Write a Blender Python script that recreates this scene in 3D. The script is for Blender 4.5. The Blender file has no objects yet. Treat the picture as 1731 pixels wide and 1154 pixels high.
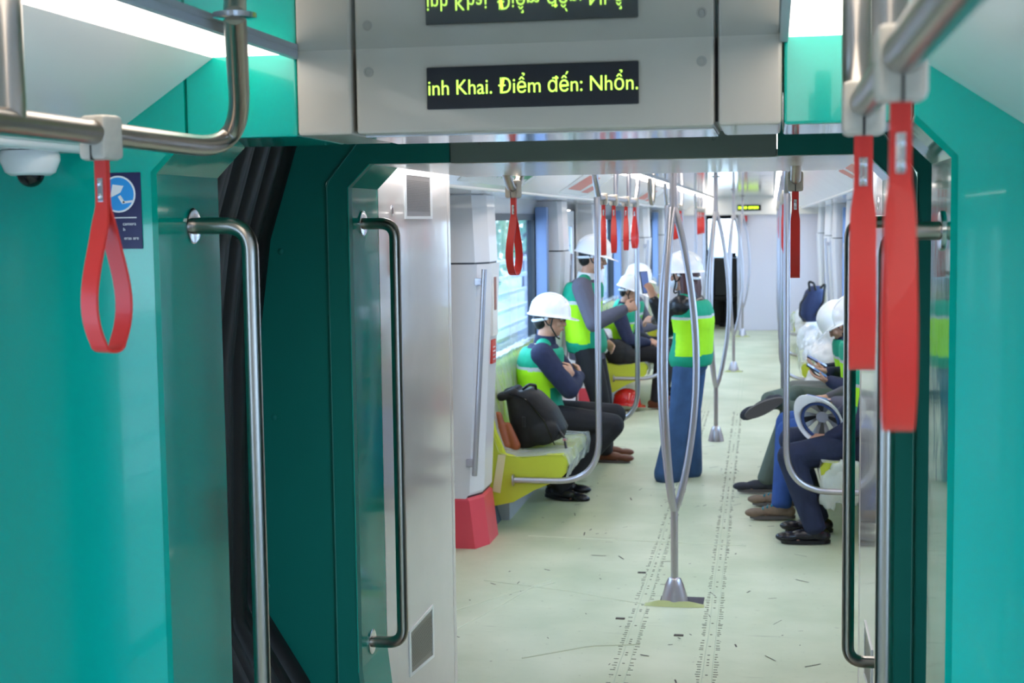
import bpy, bmesh, math, random
from mathutils import Vector, Matrix, Quaternion
random.seed(7)
SC = bpy.context.scene
COL = SC.collection
V = Vector
PI = math.pi

# ------------------------------------------------------------------ camera
CX0 = 0.436
CAMZ = 1.75
cam_d = bpy.data.cameras.new('camera')
cam = bpy.data.objects.new('camera', cam_d)
COL.objects.link(cam)
cam_d.sensor_width = 36
cam_d.lens = 2404/1731*36
cam_d.clip_start = 0.05
def set_cam():
    f = 2404.
    v = V(((1306-865.5)/f, (577-368)/f, 1)).normalized()
    U = V((0.0022, 1, 0)); U = (U-v*U.dot(v)).normalized()
    X = U.cross(v)                                   # world x in (right, up, forward)
    right = V((X[0], v[0], U[0])); up = V((X[1], v[1], U[1])); fw = V((X[2], v[2], U[2]))
    m = Matrix((right, up, -fw)).transposed()
    cam.matrix_world = Matrix.Translation((CX0, 0, CAMZ)) @ m.to_4x4()
set_cam()
cam_d.dof.use_dof = True
cam_d.dof.focus_distance = 4.0
cam_d.dof.aperture_fstop = 7.0
SC.camera = cam

# ------------------------------------------------------------------ world, light, exposure
w = bpy.data.worlds.new('sky'); SC.world = w; w.use_nodes = True
nt = w.node_tree; nt.nodes.clear()
o_ = nt.nodes.new('ShaderNodeOutputWorld'); bg = nt.nodes.new('ShaderNodeBackground')
tc = nt.nodes.new('ShaderNodeTexCoord'); sp = nt.nodes.new('ShaderNodeSeparateXYZ')
cr = nt.nodes.new('ShaderNodeValToRGB')
cr.color_ramp.elements[0].position = 0.0; cr.color_ramp.elements[0].color = (1.0, .96, .92, 1)
cr.color_ramp.elements[1].position = 0.6; cr.color_ramp.elements[1].color = (.92, .94, 1.0, 1)
nt.links.new(tc.outputs['Generated'], sp.inputs[0]); nt.links.new(sp.outputs[2], cr.inputs[0])
nt.links.new(cr.outputs[0], bg.inputs[0]); nt.links.new(bg.outputs[0], o_.inputs[0])
bg.inputs[1].default_value = 5.0
SC.view_settings.view_transform = 'Standard'
SC.view_settings.look = 'None'
SC.view_settings.exposure = 1.15
SC.view_settings.gamma = 1.0
SC.view_settings.use_curve_mapping = False
LAMP = 3.2            # strength of the light strips

# ------------------------------------------------------------------ materials
MATS = {}
def srgb(r, g, b):
    return tuple(((c/255/12.92) if c/255 <= .04045 else ((c/255+.055)/1.055)**2.4) for c in (r, g, b)) + (1,)
def mat(name, rgb=None, rough=.5, metal=0., emit=None, es=0., noise=0., nscale=20., bump=0., bscale=60., coat=0., ior=1.45, alpha=1., rvar=0., stretch=None, trans=0., sheen=0.):
    if name in MATS: return MATS[name]
    m = bpy.data.materials.new(name); m.use_nodes = True
    t = m.node_tree; p = t.nodes['Principled BSDF']
    p.inputs['Base Color'].default_value = srgb(*rgb)
    p.inputs['Roughness'].default_value = rough
    p.inputs['Metallic'].default_value = metal
    p.inputs['IOR'].default_value = ior
    p.inputs['Coat Weight'].default_value = coat
    p.inputs['Coat Roughness'].default_value = .03
    p.inputs['Alpha'].default_value = alpha
    p.inputs['Sheen Weight'].default_value = sheen
    if trans: p.inputs['Transmission Weight'].default_value = trans
    if emit:
        p.inputs['Emission Color'].default_value = srgb(*emit)
        p.inputs['Emission Strength'].default_value = es
    if noise or bump or rvar:
        c = t.nodes.new('ShaderNodeTexCoord'); mp = t.nodes.new('ShaderNodeMapping')
        if stretch: mp.inputs['Scale'].default_value = stretch
        t.links.new(c.outputs['Object'], mp.inputs[0])
        n = t.nodes.new('ShaderNodeTexNoise'); n.inputs['Scale'].default_value = nscale; n.inputs['Detail'].default_value = 5
        t.links.new(mp.outputs[0], n.inputs['Vector'])
        if noise:
            mx = t.nodes.new('ShaderNodeMixRGB'); mx.blend_type = 'MULTIPLY'; mx.inputs[0].default_value = 1
            mr = t.nodes.new('ShaderNodeMapRange'); mr.inputs[1].default_value = .3; mr.inputs[2].default_value = .7
            mr.inputs[3].default_value = 1-noise; mr.inputs[4].default_value = 1
            t.links.new(n.outputs[0], mr.inputs[0])
            mx.inputs[1].default_value = srgb(*rgb); t.links.new(mr.outputs[0], mx.inputs[2])
            t.links.new(mx.outputs[0], p.inputs['Base Color'])
        if rvar:
            mr2 = t.nodes.new('ShaderNodeMapRange'); mr2.inputs[1].default_value = .3; mr2.inputs[2].default_value = .7
            mr2.inputs[3].default_value = rough; mr2.inputs[4].default_value = rough+rvar
            t.links.new(n.outputs[0], mr2.inputs[0]); t.links.new(mr2.outputs[0], p.inputs['Roughness'])
        if bump:
            n2 = t.nodes.new('ShaderNodeTexNoise'); n2.inputs['Scale'].default_value = bscale; n2.inputs['Detail'].default_value = 3
            t.links.new(mp.outputs[0], n2.inputs['Vector'])
            b = t.nodes.new('ShaderNodeBump'); b.inputs['Strength'].default_value = 1; b.inputs['Distance'].default_value = bump
            t.links.new(n2.outputs[0], b.inputs['Height']); t.links.new(b.outputs[0], p.inputs['Normal'])
    MATS[name] = m
    return m
def glass_mat(name, tint):
    m = bpy.data.materials.new(name); m.use_nodes = True
    t = m.node_tree; t.nodes.clear()
    o = t.nodes.new('ShaderNodeOutputMaterial'); mx = t.nodes.new('ShaderNodeMixShader')
    tr = t.nodes.new('ShaderNodeBsdfTransparent'); gl = t.nodes.new('ShaderNodeBsdfGlossy'); fr = t.nodes.new('ShaderNodeLayerWeight'); pw = t.nodes.new('ShaderNodeMath'); pw.operation = 'POWER'; pw.inputs[1].default_value = 5
    tr.inputs[0].default_value = srgb(*tint); gl.inputs['Roughness'].default_value = .02; fr.inputs[0].default_value = .5; t.links.new(fr.outputs[1], pw.inputs[0])
    t.links.new(pw.outputs[0], mx.inputs[0]); t.links.new(tr.outputs[0], mx.inputs[1]); t.links.new(gl.outputs[0], mx.inputs[2])
    t.links.new(mx.outputs[0], o.inputs[0]); MATS[name] = m
    return m
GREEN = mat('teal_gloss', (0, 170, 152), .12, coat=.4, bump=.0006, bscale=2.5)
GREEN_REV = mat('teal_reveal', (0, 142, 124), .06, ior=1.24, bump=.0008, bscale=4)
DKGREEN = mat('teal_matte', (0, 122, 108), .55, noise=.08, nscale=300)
DKSEAM = mat('teal_edge', (60, 130, 118), .4)
GREY = mat('header_grey', (196, 184, 170), .28, coat=.25, noise=.06, nscale=6, bump=.0004, bscale=8)
GREYDK = mat('header_grey_matte', (140, 142, 130), .55)
CEIL = mat('ceiling_gloss', (205, 204, 200), .03, .82, bump=.0002, bscale=2)
COVE = mat('cove_white', (236, 232, 228), .22, noise=.04, nscale=3, coat=.1)
WALLW = mat('white_panel', (214, 211, 210), .22, coat=.4, bump=.0008, bscale=5)
PANELW = mat('beige_white_panel', (222, 212, 206), .10, coat=.3, noise=.05, nscale=5, bump=.0006, bscale=5)
WHITE = mat('white_paint', (222, 224, 232), .35)
LEDGE = mat('white_ledge', (235, 233, 232), .25)
CHROME = mat('chrome', (205, 203, 205), .12, 1.)
STEEL = mat('brushed_steel', (168, 160, 152), .28, 1., noise=.08, nscale=40, stretch=(1, 1, .1))
STEELFAR = mat('satin_steel', (186, 182, 188), .32, 1.)
BLACK = mat('black_rubber', (24, 24, 25), .55)
BLACKG = mat('black_gloss', (12, 12, 14), .12)
BLACKP = mat('black_plastic', (30, 31, 35), .4)
LED_BG = mat('display_black', (32, 31, 38), .45)
LEDT = mat('led_text', (220, 255, 120), .5, emit=(190, 255, 84), es=.7)
CLIP = mat('clip_beige', (196, 186, 172), .45, noise=.1, nscale=80)
RED = mat('strap_red', (224, 52, 44), .38, coat=.1)
REDBASE = mat('red_base', (226, 76, 92), .4, noise=.08, nscale=6)
YELLOW = mat('seat_yellow', (196, 204, 58), .35, noise=.06, nscale=8)
PLASTIC = mat('clear_wrap', (226, 232, 224), .22, alpha=.55, bump=.008, bscale=14, coat=.5)
PLASTICB = mat('milky_bag', (236, 236, 238), .25, alpha=.9, bump=.008, bscale=12, coat=.3)
SKIN = mat('skin', (200, 150, 124), .5, noise=.06, nscale=30)
HAIRB = mat('hair_black', (22, 19, 19), .45, bump=.003, bscale=120)
HAIRR = mat('hair_brown', (74, 34, 28), .45, bump=.003, bscale=120)
HELM = mat('helmet_white', (238, 238, 242), .22, coat=.4)
VTEAL = mat('vest_teal', (10, 158, 122), .7, bump=.004, bscale=18, noise=.08, nscale=14)
VLIME = mat('vest_lime', (176, 242, 20), .7, bump=.004, bscale=18, noise=.06, nscale=14)
VGREY = mat('vest_reflective', (190, 196, 196), .35)
NAVY = mat('navy_cloth', (36, 42, 72), .8, bump=.004, bscale=20, noise=.2, nscale=30)
BLAZER = mat('grey_blazer', (94, 92, 106), .85, bump=.003, bscale=20, noise=.12, nscale=200)
LEATHER = mat('black_leather', (28, 28, 34), .3, bump=.006, bscale=22)
TRBLACK = mat('black_trousers', (26, 25, 30), .8, bump=.004, bscale=18)
JEANS = mat('blue_jeans', (60, 92, 136), .85, bump=.004, bscale=24, noise=.3, nscale=10)
JEANSB = mat('bright_jeans', (48, 82, 150), .85, bump=.005, bscale=24, noise=.25, nscale=12)
DENIM = mat('dark_denim', (36, 44, 70), .85, bump=.005, bscale=26, noise=.3, nscale=12)
OLIVE = mat('olive_trousers', (92, 104, 96), .85, bump=.005, bscale=20, noise=.12, nscale=14)
GREYTR = mat('grey_trousers', (120, 124, 124), .85, bump=.005, bscale=20)
BROWN = mat('brown_leather', (110, 62, 44), .35, noise=.15, nscale=20)
COGNAC = mat('cognac_leather', (150, 78, 42), .4, noise=.15, nscale=20)
SOLE = mat('sole_grey', (96, 90, 90), .7)
SHOEW = mat('white_shoe', (224, 220, 214), .5)
SHOEB = mat('black_shoe', (26, 26, 34), .22)
SHOEM = mat('black_mesh_shoe', (50, 52, 64), .7, noise=.3, nscale=200)
HIKE = mat('hiking_shoe', (128, 108, 92), .7, noise=.15, nscale=60)
HIKET = mat('hiking_teal', (40, 130, 150), .6)
BAGB = mat('backpack_black', (20, 20, 24), .6, bump=.006, bscale=12, noise=.2, nscale=20)
BAGN = mat('backpack_navy', (38, 52, 92), .7, bump=.006, bscale=14, noise=.2, nscale=20)
REDH = mat('red_helmet', (196, 30, 26), .15, coat=.5)
NAVYSIGN = mat('sticker_navy', (36, 34, 84), .3)
SIGNBLUE = mat('sticker_blue', (44, 150, 226), .3)
SIGNW = mat('sticker_white', (232, 234, 240), .35)
MAPG = mat('map_green', (70, 160, 120), .4)
MAPD = mat('map_dark', (96, 100, 100), .5)
SIGNRED = mat('sign_red', (206, 66, 56), .4)
LIGHT = mat('light_strip', (255, 255, 255), .4, emit=(255, 246, 236), es=LAMP)
LIGHTN = mat('light_strip_near', (255, 255, 255), .4, emit=(255, 244, 232), es=1.7)
CEILF = mat('ceiling_far_gloss', (222, 220, 218), .07, .6, bump=.0003, bscale=2)
BLUEF = mat('window_frame_blue', (126, 150, 196), .35)
FRAMED = mat('window_frame_dark', (52, 58, 66), .4)
LGREY = mat('light_grey', (176, 176, 182), .4)
SCREEN = mat('phone_screen', (40, 52, 90), .1, emit=(120, 150, 220), es=.25)
LEAF = mat('leaves', (112, 156, 116), .8)
BARK = mat('bark', (90, 74, 60), .9)
CONC = mat('concrete', (180, 180, 178), .8, noise=.1, nscale=4)
BUILDW = mat('building_white', (206, 212, 220), .7)
BUILDG = mat('building_glass', (120, 146, 176), .2)
GLASS = glass_mat('window_glass', (205, 224, 240))

def mesh_floor_mat(name, base, dirty):
    m = bpy.data.materials.new(name); m.use_nodes = True
    t = m.node_tree; p = t.nodes['Principled BSDF']; L = t.links.new
    c = t.nodes.new('ShaderNodeTexCoord')
    n1 = t.nodes.new('ShaderNodeTexNoise'); n1.inputs['Scale'].default_value = 1.7; n1.inputs['Detail'].default_value = 7
    L(c.outputs['Object'], n1.inputs['Vector'])
    r1 = t.nodes.new('ShaderNodeValToRGB'); r1.color_ramp.elements[0].position = .32; r1.color_ramp.elements[1].position = .68
    r1.color_ramp.elements[0].color = srgb(*dirty); r1.color_ramp.elements[1].color = srgb(*base)
    L(n1.outputs[0], r1.inputs[0])
    # speckle dirt
    n2 = t.nodes.new('ShaderNodeTexNoise'); n2.inputs['Scale'].default_value = 26; n2.inputs['Detail'].default_value = 8; n2.inputs['Roughness'].default_value = .7
    L(c.outputs['Object'], n2.inputs['Vector'])
    r2 = t.nodes.new('ShaderNodeValToRGB'); r2.color_ramp.elements[0].position = .27; r2.color_ramp.elements[1].position = .38
    r2.color_ramp.elements[0].color = (.30, .27, .24, 1); r2.color_ramp.elements[1].color = (1, 1, 1, 1)
    L(n2.outputs[0], r2.inputs[0])
    mx = t.nodes.new('ShaderNodeMixRGB'); mx.blend_type = 'MULTIPLY'; mx.inputs[0].default_value = .8
    L(r1.outputs[0], mx.inputs[1]); L(r2.outputs[0], mx.inputs[2])
    # scuff streaks in three directions
    last = mx.outputs[0]
    for i, (ang, sc) in enumerate(((.9, 1.6), (-.7, 2.6), (1.9, 3.4))):
        mp = t.nodes.new('ShaderNodeMapping'); mp.inputs['Rotation'].default_value = (0, 0, ang); mp.inputs['Scale'].default_value = (1, 9, 1)
        mp.inputs['Location'].default_value = (i*3.1, i*1.7, 0)
        L(c.outputs['Object'], mp.inputs[0])
        nz = t.nodes.new('ShaderNodeTexNoise'); nz.inputs['Scale'].default_value = sc; nz.inputs['Detail'].default_value = 4
        L(mp.outputs[0], nz.inputs['Vector'])
        rr = t.nodes.new('ShaderNodeValToRGB'); rr.color_ramp.elements[0].position = .24; rr.color_ramp.elements[1].position = .31
        rr.color_ramp.elements[0].color = (.40, .38, .36, 1); rr.color_ramp.elements[1].color = (1, 1, 1, 1)
        L(nz.outputs[0], rr.inputs[0])
        m2 = t.nodes.new('ShaderNodeMixRGB'); m2.blend_type = 'MULTIPLY'; m2.inputs[0].default_value = .55
        L(last, m2.inputs[1]); L(rr.outputs[0], m2.inputs[2]); last = m2.outputs[0]
    L(last, p.inputs['Base Color'])
    p.inputs['Roughness'].default_value = .42
    b = t.nodes.new('ShaderNodeBump'); b.inputs['Distance'].default_value = .006; b.inputs['Strength'].default_value = .8
    n3 = t.nodes.new('ShaderNodeTexNoise'); n3.inputs['Scale'].default_value = 3.5; n3.inputs['Detail'].default_value = 6
    L(c.outputs['Object'], n3.inputs['Vector']); L(n3.outputs[0], b.inputs['Height']); L(b.outputs[0], p.inputs['Normal'])
    return m
FLOOR = mesh_floor_mat('protective_floor_sheet', (204, 206, 178), (176, 184, 152))

# ------------------------------------------------------------------ mesh helpers
class MB:
    def __init__(s): s.v = []; s.f = []; s.m = []
    def add(s, vs, fs, mi=0):
        k = len(s.v); s.v += [V(p) for p in vs]; s.f += [tuple(i+k for i in f) for f in fs]; s.m += [mi]*len(fs); return s
    def quad(s, a, b, c, d, mi=0): return s.add([a, b, c, d], [(0, 1, 2, 3)], mi)
    def box(s, x0, x1, y0, y1, z0, z1, mi=0, bev=0.):
        if bev > 0:
            b = min(bev, (x1-x0)*.45, (y1-y0)*.45, (z1-z0)*.45)
            bm = bmesh.new(); bmesh.ops.create_cube(bm, size=1)
            for v in bm.verts: v.co = V(((x0+x1)/2+v.co.x*(x1-x0), (y0+y1)/2+v.co.y*(y1-y0), (z0+z1)/2+v.co.z*(z1-z0)))
            bmesh.ops.bevel(bm, geom=bm.edges[:], offset=b, segments=2, affect='EDGES', profile=.5)
            bm.verts.index_update()
            s.add([v.co.copy() for v in bm.verts], [tuple(v.index for v in f.verts) for f in bm.faces], mi); bm.free(); return s
        return s.add([(x0, y0, z0), (x1, y0, z0), (x1, y1, z0), (x0, y1, z0), (x0, y0, z1), (x1, y0, z1), (x1, y1, z1), (x0, y1, z1)],
                     [(3, 2, 1, 0), (4, 5, 6, 7), (0, 1, 5, 4), (1, 2, 6, 5), (2, 3, 7, 6), (3, 0, 4, 7)], mi)
    def prism(s, pts, y0, y1, mi=0, axis='y'):
        """closed outline pts extruded along an axis; for 'y' pts are (x,z), for 'z' (x,y), for 'x' (y,z)"""
        n = len(pts)
        mk = {'y': lambda p, t: (p[0], t, p[1]), 'z': lambda p, t: (p[0], p[1], t), 'x': lambda p, t: (t, p[0], p[1])}[axis]
        vs = [mk(p, y0) for p in pts]+[mk(p, y1) for p in pts]
        fs = [tuple(range(n))[::-1], tuple(range(n, 2*n))]+[(i, (i+1) % n, n+(i+1) % n, n+i) for i in range(n)]
        return s.add(vs, fs, mi)
    def rings(s, rs, mi=0, cap=True, closed=True):
        n = len(rs[0]); vs = [p for r in rs for p in r]; fs = []
        for k in range(len(rs)-1):
            for i in range(n if closed else n-1):
                j = (i+1) % n; fs.append((k*n+i, k*n+j, (k+1)*n+j, (k+1)*n+i))
        if cap and closed: fs += [tuple(range(n))[::-1], tuple((len(rs)-1)*n+i for i in range(n))]
        return s.add(vs, fs, mi)
    def tube(s, pts, r, n=14, mi=0, cap=True):
        pts = [V(p) for p in pts]; rr = r if isinstance(r, (list, tuple)) else [r]*len(pts)
        rs = []; u = None
        for i, p in enumerate(pts):
            t = (pts[min(i+1, len(pts)-1)]-pts[max(i-1, 0)]).normalized()
            if u is None: u = t.orthogonal().normalized()
            u = (u-t*u.dot(t)).normalized(); b = t.cross(u)
            rs.append([p+(u*math.cos(2*PI*k/n)+b*math.sin(2*PI*k/n))*rr[i] for k in range(n)])
        return s.rings(rs, mi, cap)
    def lathe(s, prof, c=(0, 0, 0), n=24, mi=0, ax=V((0, 0, 1))):
        ax = V(ax).normalized(); u = ax.orthogonal().normalized(); b = ax.cross(u); c = V(c)
        rs = [[c+ax*z+(u*math.cos(2*PI*k/n)+b*math.sin(2*PI*k/n))*max(r, 1e-4) for k in range(n)] for r, z in prof]
        return s.rings(rs, mi)
    def ell(s, c, r, A=None, n=14, mi=0):
        A = A or (V((1, 0, 0)), V((0, 1, 0)), V((0, 0, 1))); c = V(c)
        if not isinstance(r, (tuple, list)): r = (r, r, r)
        rs = []
        for i in range(1, n//2+1):
            th = PI*(i-.0)/(n//2+1)
            rs.append([c+A[0]*(r[0]*math.sin(th)*math.cos(2*PI*k/n))+A[1]*(r[1]*math.sin(th)*math.sin(2*PI*k/n))-A[2]*(r[2]*math.cos(th)) for k in range(n)])
        k0 = len(s.v); s.rings(rs, mi, cap=False)
        s.v += [c-A[2]*r[2], c+A[2]*r[2]]; a = len(s.v)-2; L = (len(rs)-1)*n
        for k in range(n):
            s.f += [(a, k0+(k+1) % n, k0+k), (a+1, k0+L+k, k0+L+(k+1) % n)]; s.m += [mi, mi]
        return s
    def cap(s, a, b, ra, rb, n=12, mi=0):
        a = V(a); b = V(b); s.ell(a, ra, n=n, mi=mi); s.ell(b, rb, n=n, mi=mi)
        if (b-a).length > 1e-5: s.tube([a, b], [ra, rb], n, mi)
        return s
    def chain(s, pts, rs, mi=0):
        for i in range(len(pts)-1): s.cap(pts[i], pts[i+1], rs[i], rs[i+1], mi=mi)
        return s
def finish(me, mats, smooth=True, ang=40):
    for m in (mats if isinstance(mats, (list, tuple)) else [mats]): me.materials.append(m)
    if smooth:
        bm = bmesh.new(); bm.from_mesh(me)
        for f in bm.faces: f.smooth = True
        la = math.radians(ang)
        for e in bm.edges:
            e.smooth = not (len(e.link_faces) == 2 and e.calc_face_angle(0) > la)
        bm.to_mesh(me); bm.free()
def rootloc(p):
    t = V((0, 0, 0))
    while p is not None: t += p.location; p = p.parent
    return t
def obj(name, mb, mats, parent=None, world=True, smooth=True, ang=40, fixn=True):
    """one mesh object; world=True: the builder holds world coordinates, shifted under the parent"""
    me = bpy.data.meshes.new(name)
    off = rootloc(parent) if (world and parent is not None) else V((0, 0, 0))
    me.from_pydata([tuple(p-off) for p in mb.v], [], mb.f)
    me.polygons.foreach_set('material_index', mb.m)
    me.update()
    if fixn:
        bm = bmesh.new(); bm.from_mesh(me); bmesh.ops.recalc_face_normals(bm, faces=bm.faces[:]); bm.to_mesh(me); bm.free()
    finish(me, mats, smooth, ang)
    o = bpy.data.objects.new(name, me); COL.objects.link(o); o.parent = parent
    if smooth:
        wm_ = o.modifiers.new('wn', 'WEIGHTED_NORMAL'); wm_.keep_sharp = True; wm_.weight = 80
    return o
def tag(o, label=None, cat=None, group=None, kind=None):
    if label: o['label'] = label
    if cat: o['category'] = cat
    if group: o['group'] = group
    if kind: o['kind'] = kind
    return o
def thing(name, label, cat, loc=(0, 0, 0), rz=0., group=None):
    o = bpy.data.objects.new(name, None); COL.objects.link(o); o.empty_display_size = .05
    o.location = loc; o.rotation_euler = (0, 0, rz)
    return tag(o, label, cat, group)
def struct(name, mb=None, m=None, parent=None, **k):
    if mb is None:
        o = bpy.data.objects.new(name, None); COL.objects.link(o)
    else: o = obj(name, mb, m, parent, **k)
    if parent is None: o['kind'] = 'structure'
    return o
def kids(o): return [c for c in COL.objects if c.parent == o]
def dup(o, loc, rz=None, label=None, group=None):
    r = o.copy(); COL.objects.link(r); r.location = loc
    if rz is not None: r.rotation_euler = (0, 0, rz)
    if label: r['label'] = label
    if group: r['group'] = group
    for ch in list(kids(o)):
        c = ch.copy(); COL.objects.link(c); c.parent = r
        for g in list(kids(ch)):
            d = g.copy(); COL.objects.link(d); d.parent = c
    return r
def arc(c, r, a0, a1, u, v, n=8):
    c = V(c); u = V(u); v = V(v)
    return [c+(u*math.cos(a0+(a1-a0)*i/n)+v*math.sin(a0+(a1-a0)*i/n))*r for i in range(n+1)]
def fillet(pts, r, n=7):
    """polyline with rounded corners"""
    pts = [V(p) for p in pts]; out = [pts[0]]
    for i in range(1, len(pts)-1):
        a, b, c = pts[i-1], pts[i], pts[i+1]
        d1 = (a-b).normalized(); d2 = (c-b).normalized(); th = d1.angle(d2)
        rr = r[i-1] if isinstance(r, (list, tuple)) else r
        t = min(rr/math.tan(th/2), (a-b).length*.49, (c-b).length*.49)
        p0 = b+d1*t; p1 = b+d2*t
        for k in range(n+1):
            q = k/n; out.append(p0*(1-q)**2+b*2*q*(1-q)+p1*q*q)
    out.append(pts[-1]); return out
def evaluated(o):
    dg = bpy.context.evaluated_depsgraph_get(); return bpy.data.meshes.new_from_object(o.evaluated_get(dg), depsgraph=dg)
def remeshed(name, mb, mats, parent, voxel=.008, smooth=3, fn=None):
    """union of the closed shapes in mb as one continuous surface"""
    off = rootloc(parent) if parent is not None else V((0, 0, 0))
    me = bpy.data.meshes.new('tmp'); me.from_pydata([tuple(p-off) for p in mb.v], [], mb.f); me.update()
    bm = bmesh.new(); bm.from_mesh(me); bmesh.ops.recalc_face_normals(bm, faces=bm.faces[:]); bm.to_mesh(me); bm.free()
    o = bpy.data.objects.new('tmp', me); COL.objects.link(o)
    r = o.modifiers.new('r', 'REMESH'); r.mode = 'VOXEL'; r.voxel_size = voxel; r.use_smooth_shade = True
    if smooth:
        s = o.modifiers.new('s', 'SMOOTH'); s.iterations = smooth; s.factor = .5
    m2 = evaluated(o); bpy.data.objects.remove(o); bpy.data.meshes.remove(me)
    m2.name = name
    m2.materials.clear()
    for m in (mats if isinstance(mats, (list, tuple)) else [mats]): m2.materials.append(m)
    if fn:
        for p in m2.polygons: p.material_index = fn(V(p.center)+off)
    ob = bpy.data.objects.new(name, m2); COL.objects.link(ob); ob.parent = parent
    return ob
def text_mb(txt, size, loc, rot, parent, m, name='lettering', ext=.0006, align='LEFT', sx=1., flip=False):
    c = bpy.data.curves.new('t', 'FONT'); c.body = txt; c.size = size; c.extrude = ext; c.align_x = align; c.resolution_u = 3
    o = bpy.data.objects.new('t', c); COL.objects.link(o)
    bpy.context.view_layer.update()
    me = evaluated(o); bpy.data.objects.remove(o)
    off = rootloc(parent) if parent is not None else V((0, 0, 0))
    R = Matrix.Translation(V(loc)-off) @ rot.to_4x4() @ Matrix.Diagonal((sx, 1, 1, 1))
    me.transform(R); me.name = name
    me.materials.clear(); me.materials.append(m)
    ob = bpy.data.objects.new(name, me); COL.objects.link(ob); ob.parent = parent
    return ob
FACE_CAM = Matrix(((1, 0, 0), (0, 0, -1), (0, 1, 0)))     # text plane facing -y

# ------------------------------------------------------------------ key dimensions (metres)
YN0, YN1 = 2.62, 2.93        # near portal front / back
YF0, YF1, YF2 = 3.90, 4.20, 5.18   # far portal front, end of its teal reveal, end of the white cabinet
W = .745                     # half width of the passage
ZH = 1.916                   # underside of the header
ZC = 2.075                   # ceiling
CH = .065                    # chamfer in the portal corners
XW = 1.25                    # side wall
YB = 22.5                    # partition at the far end
Y0 = -4.2                    # rear of the near car

# ================================================================== SHELL
def shell(y0, y1, names, seams, cm=None):
    """ceiling, light coves and soffits of one car"""
    c = struct(names[0], MB().box(-.45, .45, y0, y1, ZC+.012, ZC+.04), BLACKP)
    ys = [y0]+seams+[y1]
    for a, b in zip(ys[:-1], ys[1:]):
        obj('ceiling_panel', MB().box(-.448, .448, a+.004, b-.004, ZC, ZC+.012, bev=.003), cm or CEIL, c)
    return c
shell(Y0, YN0, ['ceiling_near'], [-2.2, -.2])
shell(YF2-1.25, YB, ['ceiling'], [5.05, 7.1, 9.15, 11.2, 13.25, 15.3, 17.35, 19.4, 21.4], CEILF)
def cove(y0, y1, s, name, lightlabel):
    t = struct(name, MB().prism([(s*.622, 2.07), (s*.87, 1.905), (s*.88, 1.93), (s*.63, 2.12)], y0, y1), COVE)
    obj('ledge', MB().tube([(s*.885, y0, 1.905), (s*.885, y1, 1.905)], .014, 12), LEDGE, t)
    obj('soffit', MB().prism([(s*.885, 1.895), (s*XW, 1.895), (s*XW, 1.925), (s*.885, 1.925)], y0, y1), WALLW, t)
    obj('edge_strip', MB().box(min(s*.448, s*.462), max(s*.448, s*.462), y0, y1, 2.062, 2.09), LGREY, t)
    l = thing('ceiling_light_strip', lightlabel, 'ceiling light', (s*.54, y0, 2.08))
    obj('diffuser', MB().prism([(s*.464, 2.071), (s*.620, 2.071), (s*.620, 2.078), (s*.464, 2.078)], y0, y1), LIGHTN if y0 < 0 else LIGHT, l)
    obj('housing', MB().prism([(s*.464, 2.079), (s*.620, 2.079), (s*.620, 2.12), (s*.464, 2.12)], y0, y1), LGREY, l)
cove(Y0, YN0, -1, 'trim_1', 'long white light strip above the left grab rail before the gangway')
cove(Y0, YN0, 1, 'trim_2', 'long white light strip above the right grab rail before the gangway')
cove(YF2, YB, -1, 'trim_3', 'long white light strip along the ceiling above the left benches')
cove(YF2, YB, 1, 'trim_4', 'long white light strip along the ceiling above the right benches')

# floors
fl = struct('floor', MB().box(-XW-.03, XW+.03, YF0+.12, YB+2.2, -.05, 0), FLOOR, smooth=False)
struct('floor_near', MB().box(-XW-.03, XW+.03, Y0, YN1, -.05, 0), FLOOR, smooth=False)
struct('floor_gangway', MB().box(-.80, .80, YN1+.001, YF0+.119, -.05, -.002).box(-.78, .78, 3.38, 3.40, -.002, .004), STEEL, smooth=False)
# stitched seams of the floor sheet: raised welts with short cross stitches
wl = MB(); st = MB()
for (xa, xb) in ((-.15, -.175), (.185, .125)):
    n = 60
    for k in range(2):
        pts = [(xa+(xb-xa)*i/n*1.6+k*.035+random.uniform(-.003, .003), 4.3+i*(12/n), .0006) for i in range(n+1)]
        wl.tube(pts, .0016, 5)
    y = 4.6
    while y < 13:
        xx = xa+(xb-xa)*(y-4.3)/12*1.6
        if random.random() < .75:
            L = random.uniform(.006, .02)
            st.box(xx-.012-L, xx-.012, y, y+.003, .0, .0014)
            st.box(xx+.038, xx+.038+L, y+.004, y+.007, .0, .0014)
            if random.random() < .35: st.box(xx+.008, xx+.018, y-.006, y-.002, 0, .0016)
        y += random.uniform(.018, .04)
GREYSEAM = mat('seam_grey', (188, 196, 172), .6)
obj('seam_welt', wl, GREYSEAM, fl)
tag(obj('stitching', st, mat('stitch_dark', (96, 92, 84), .8), fl, smooth=False), kind='stuff')
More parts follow.
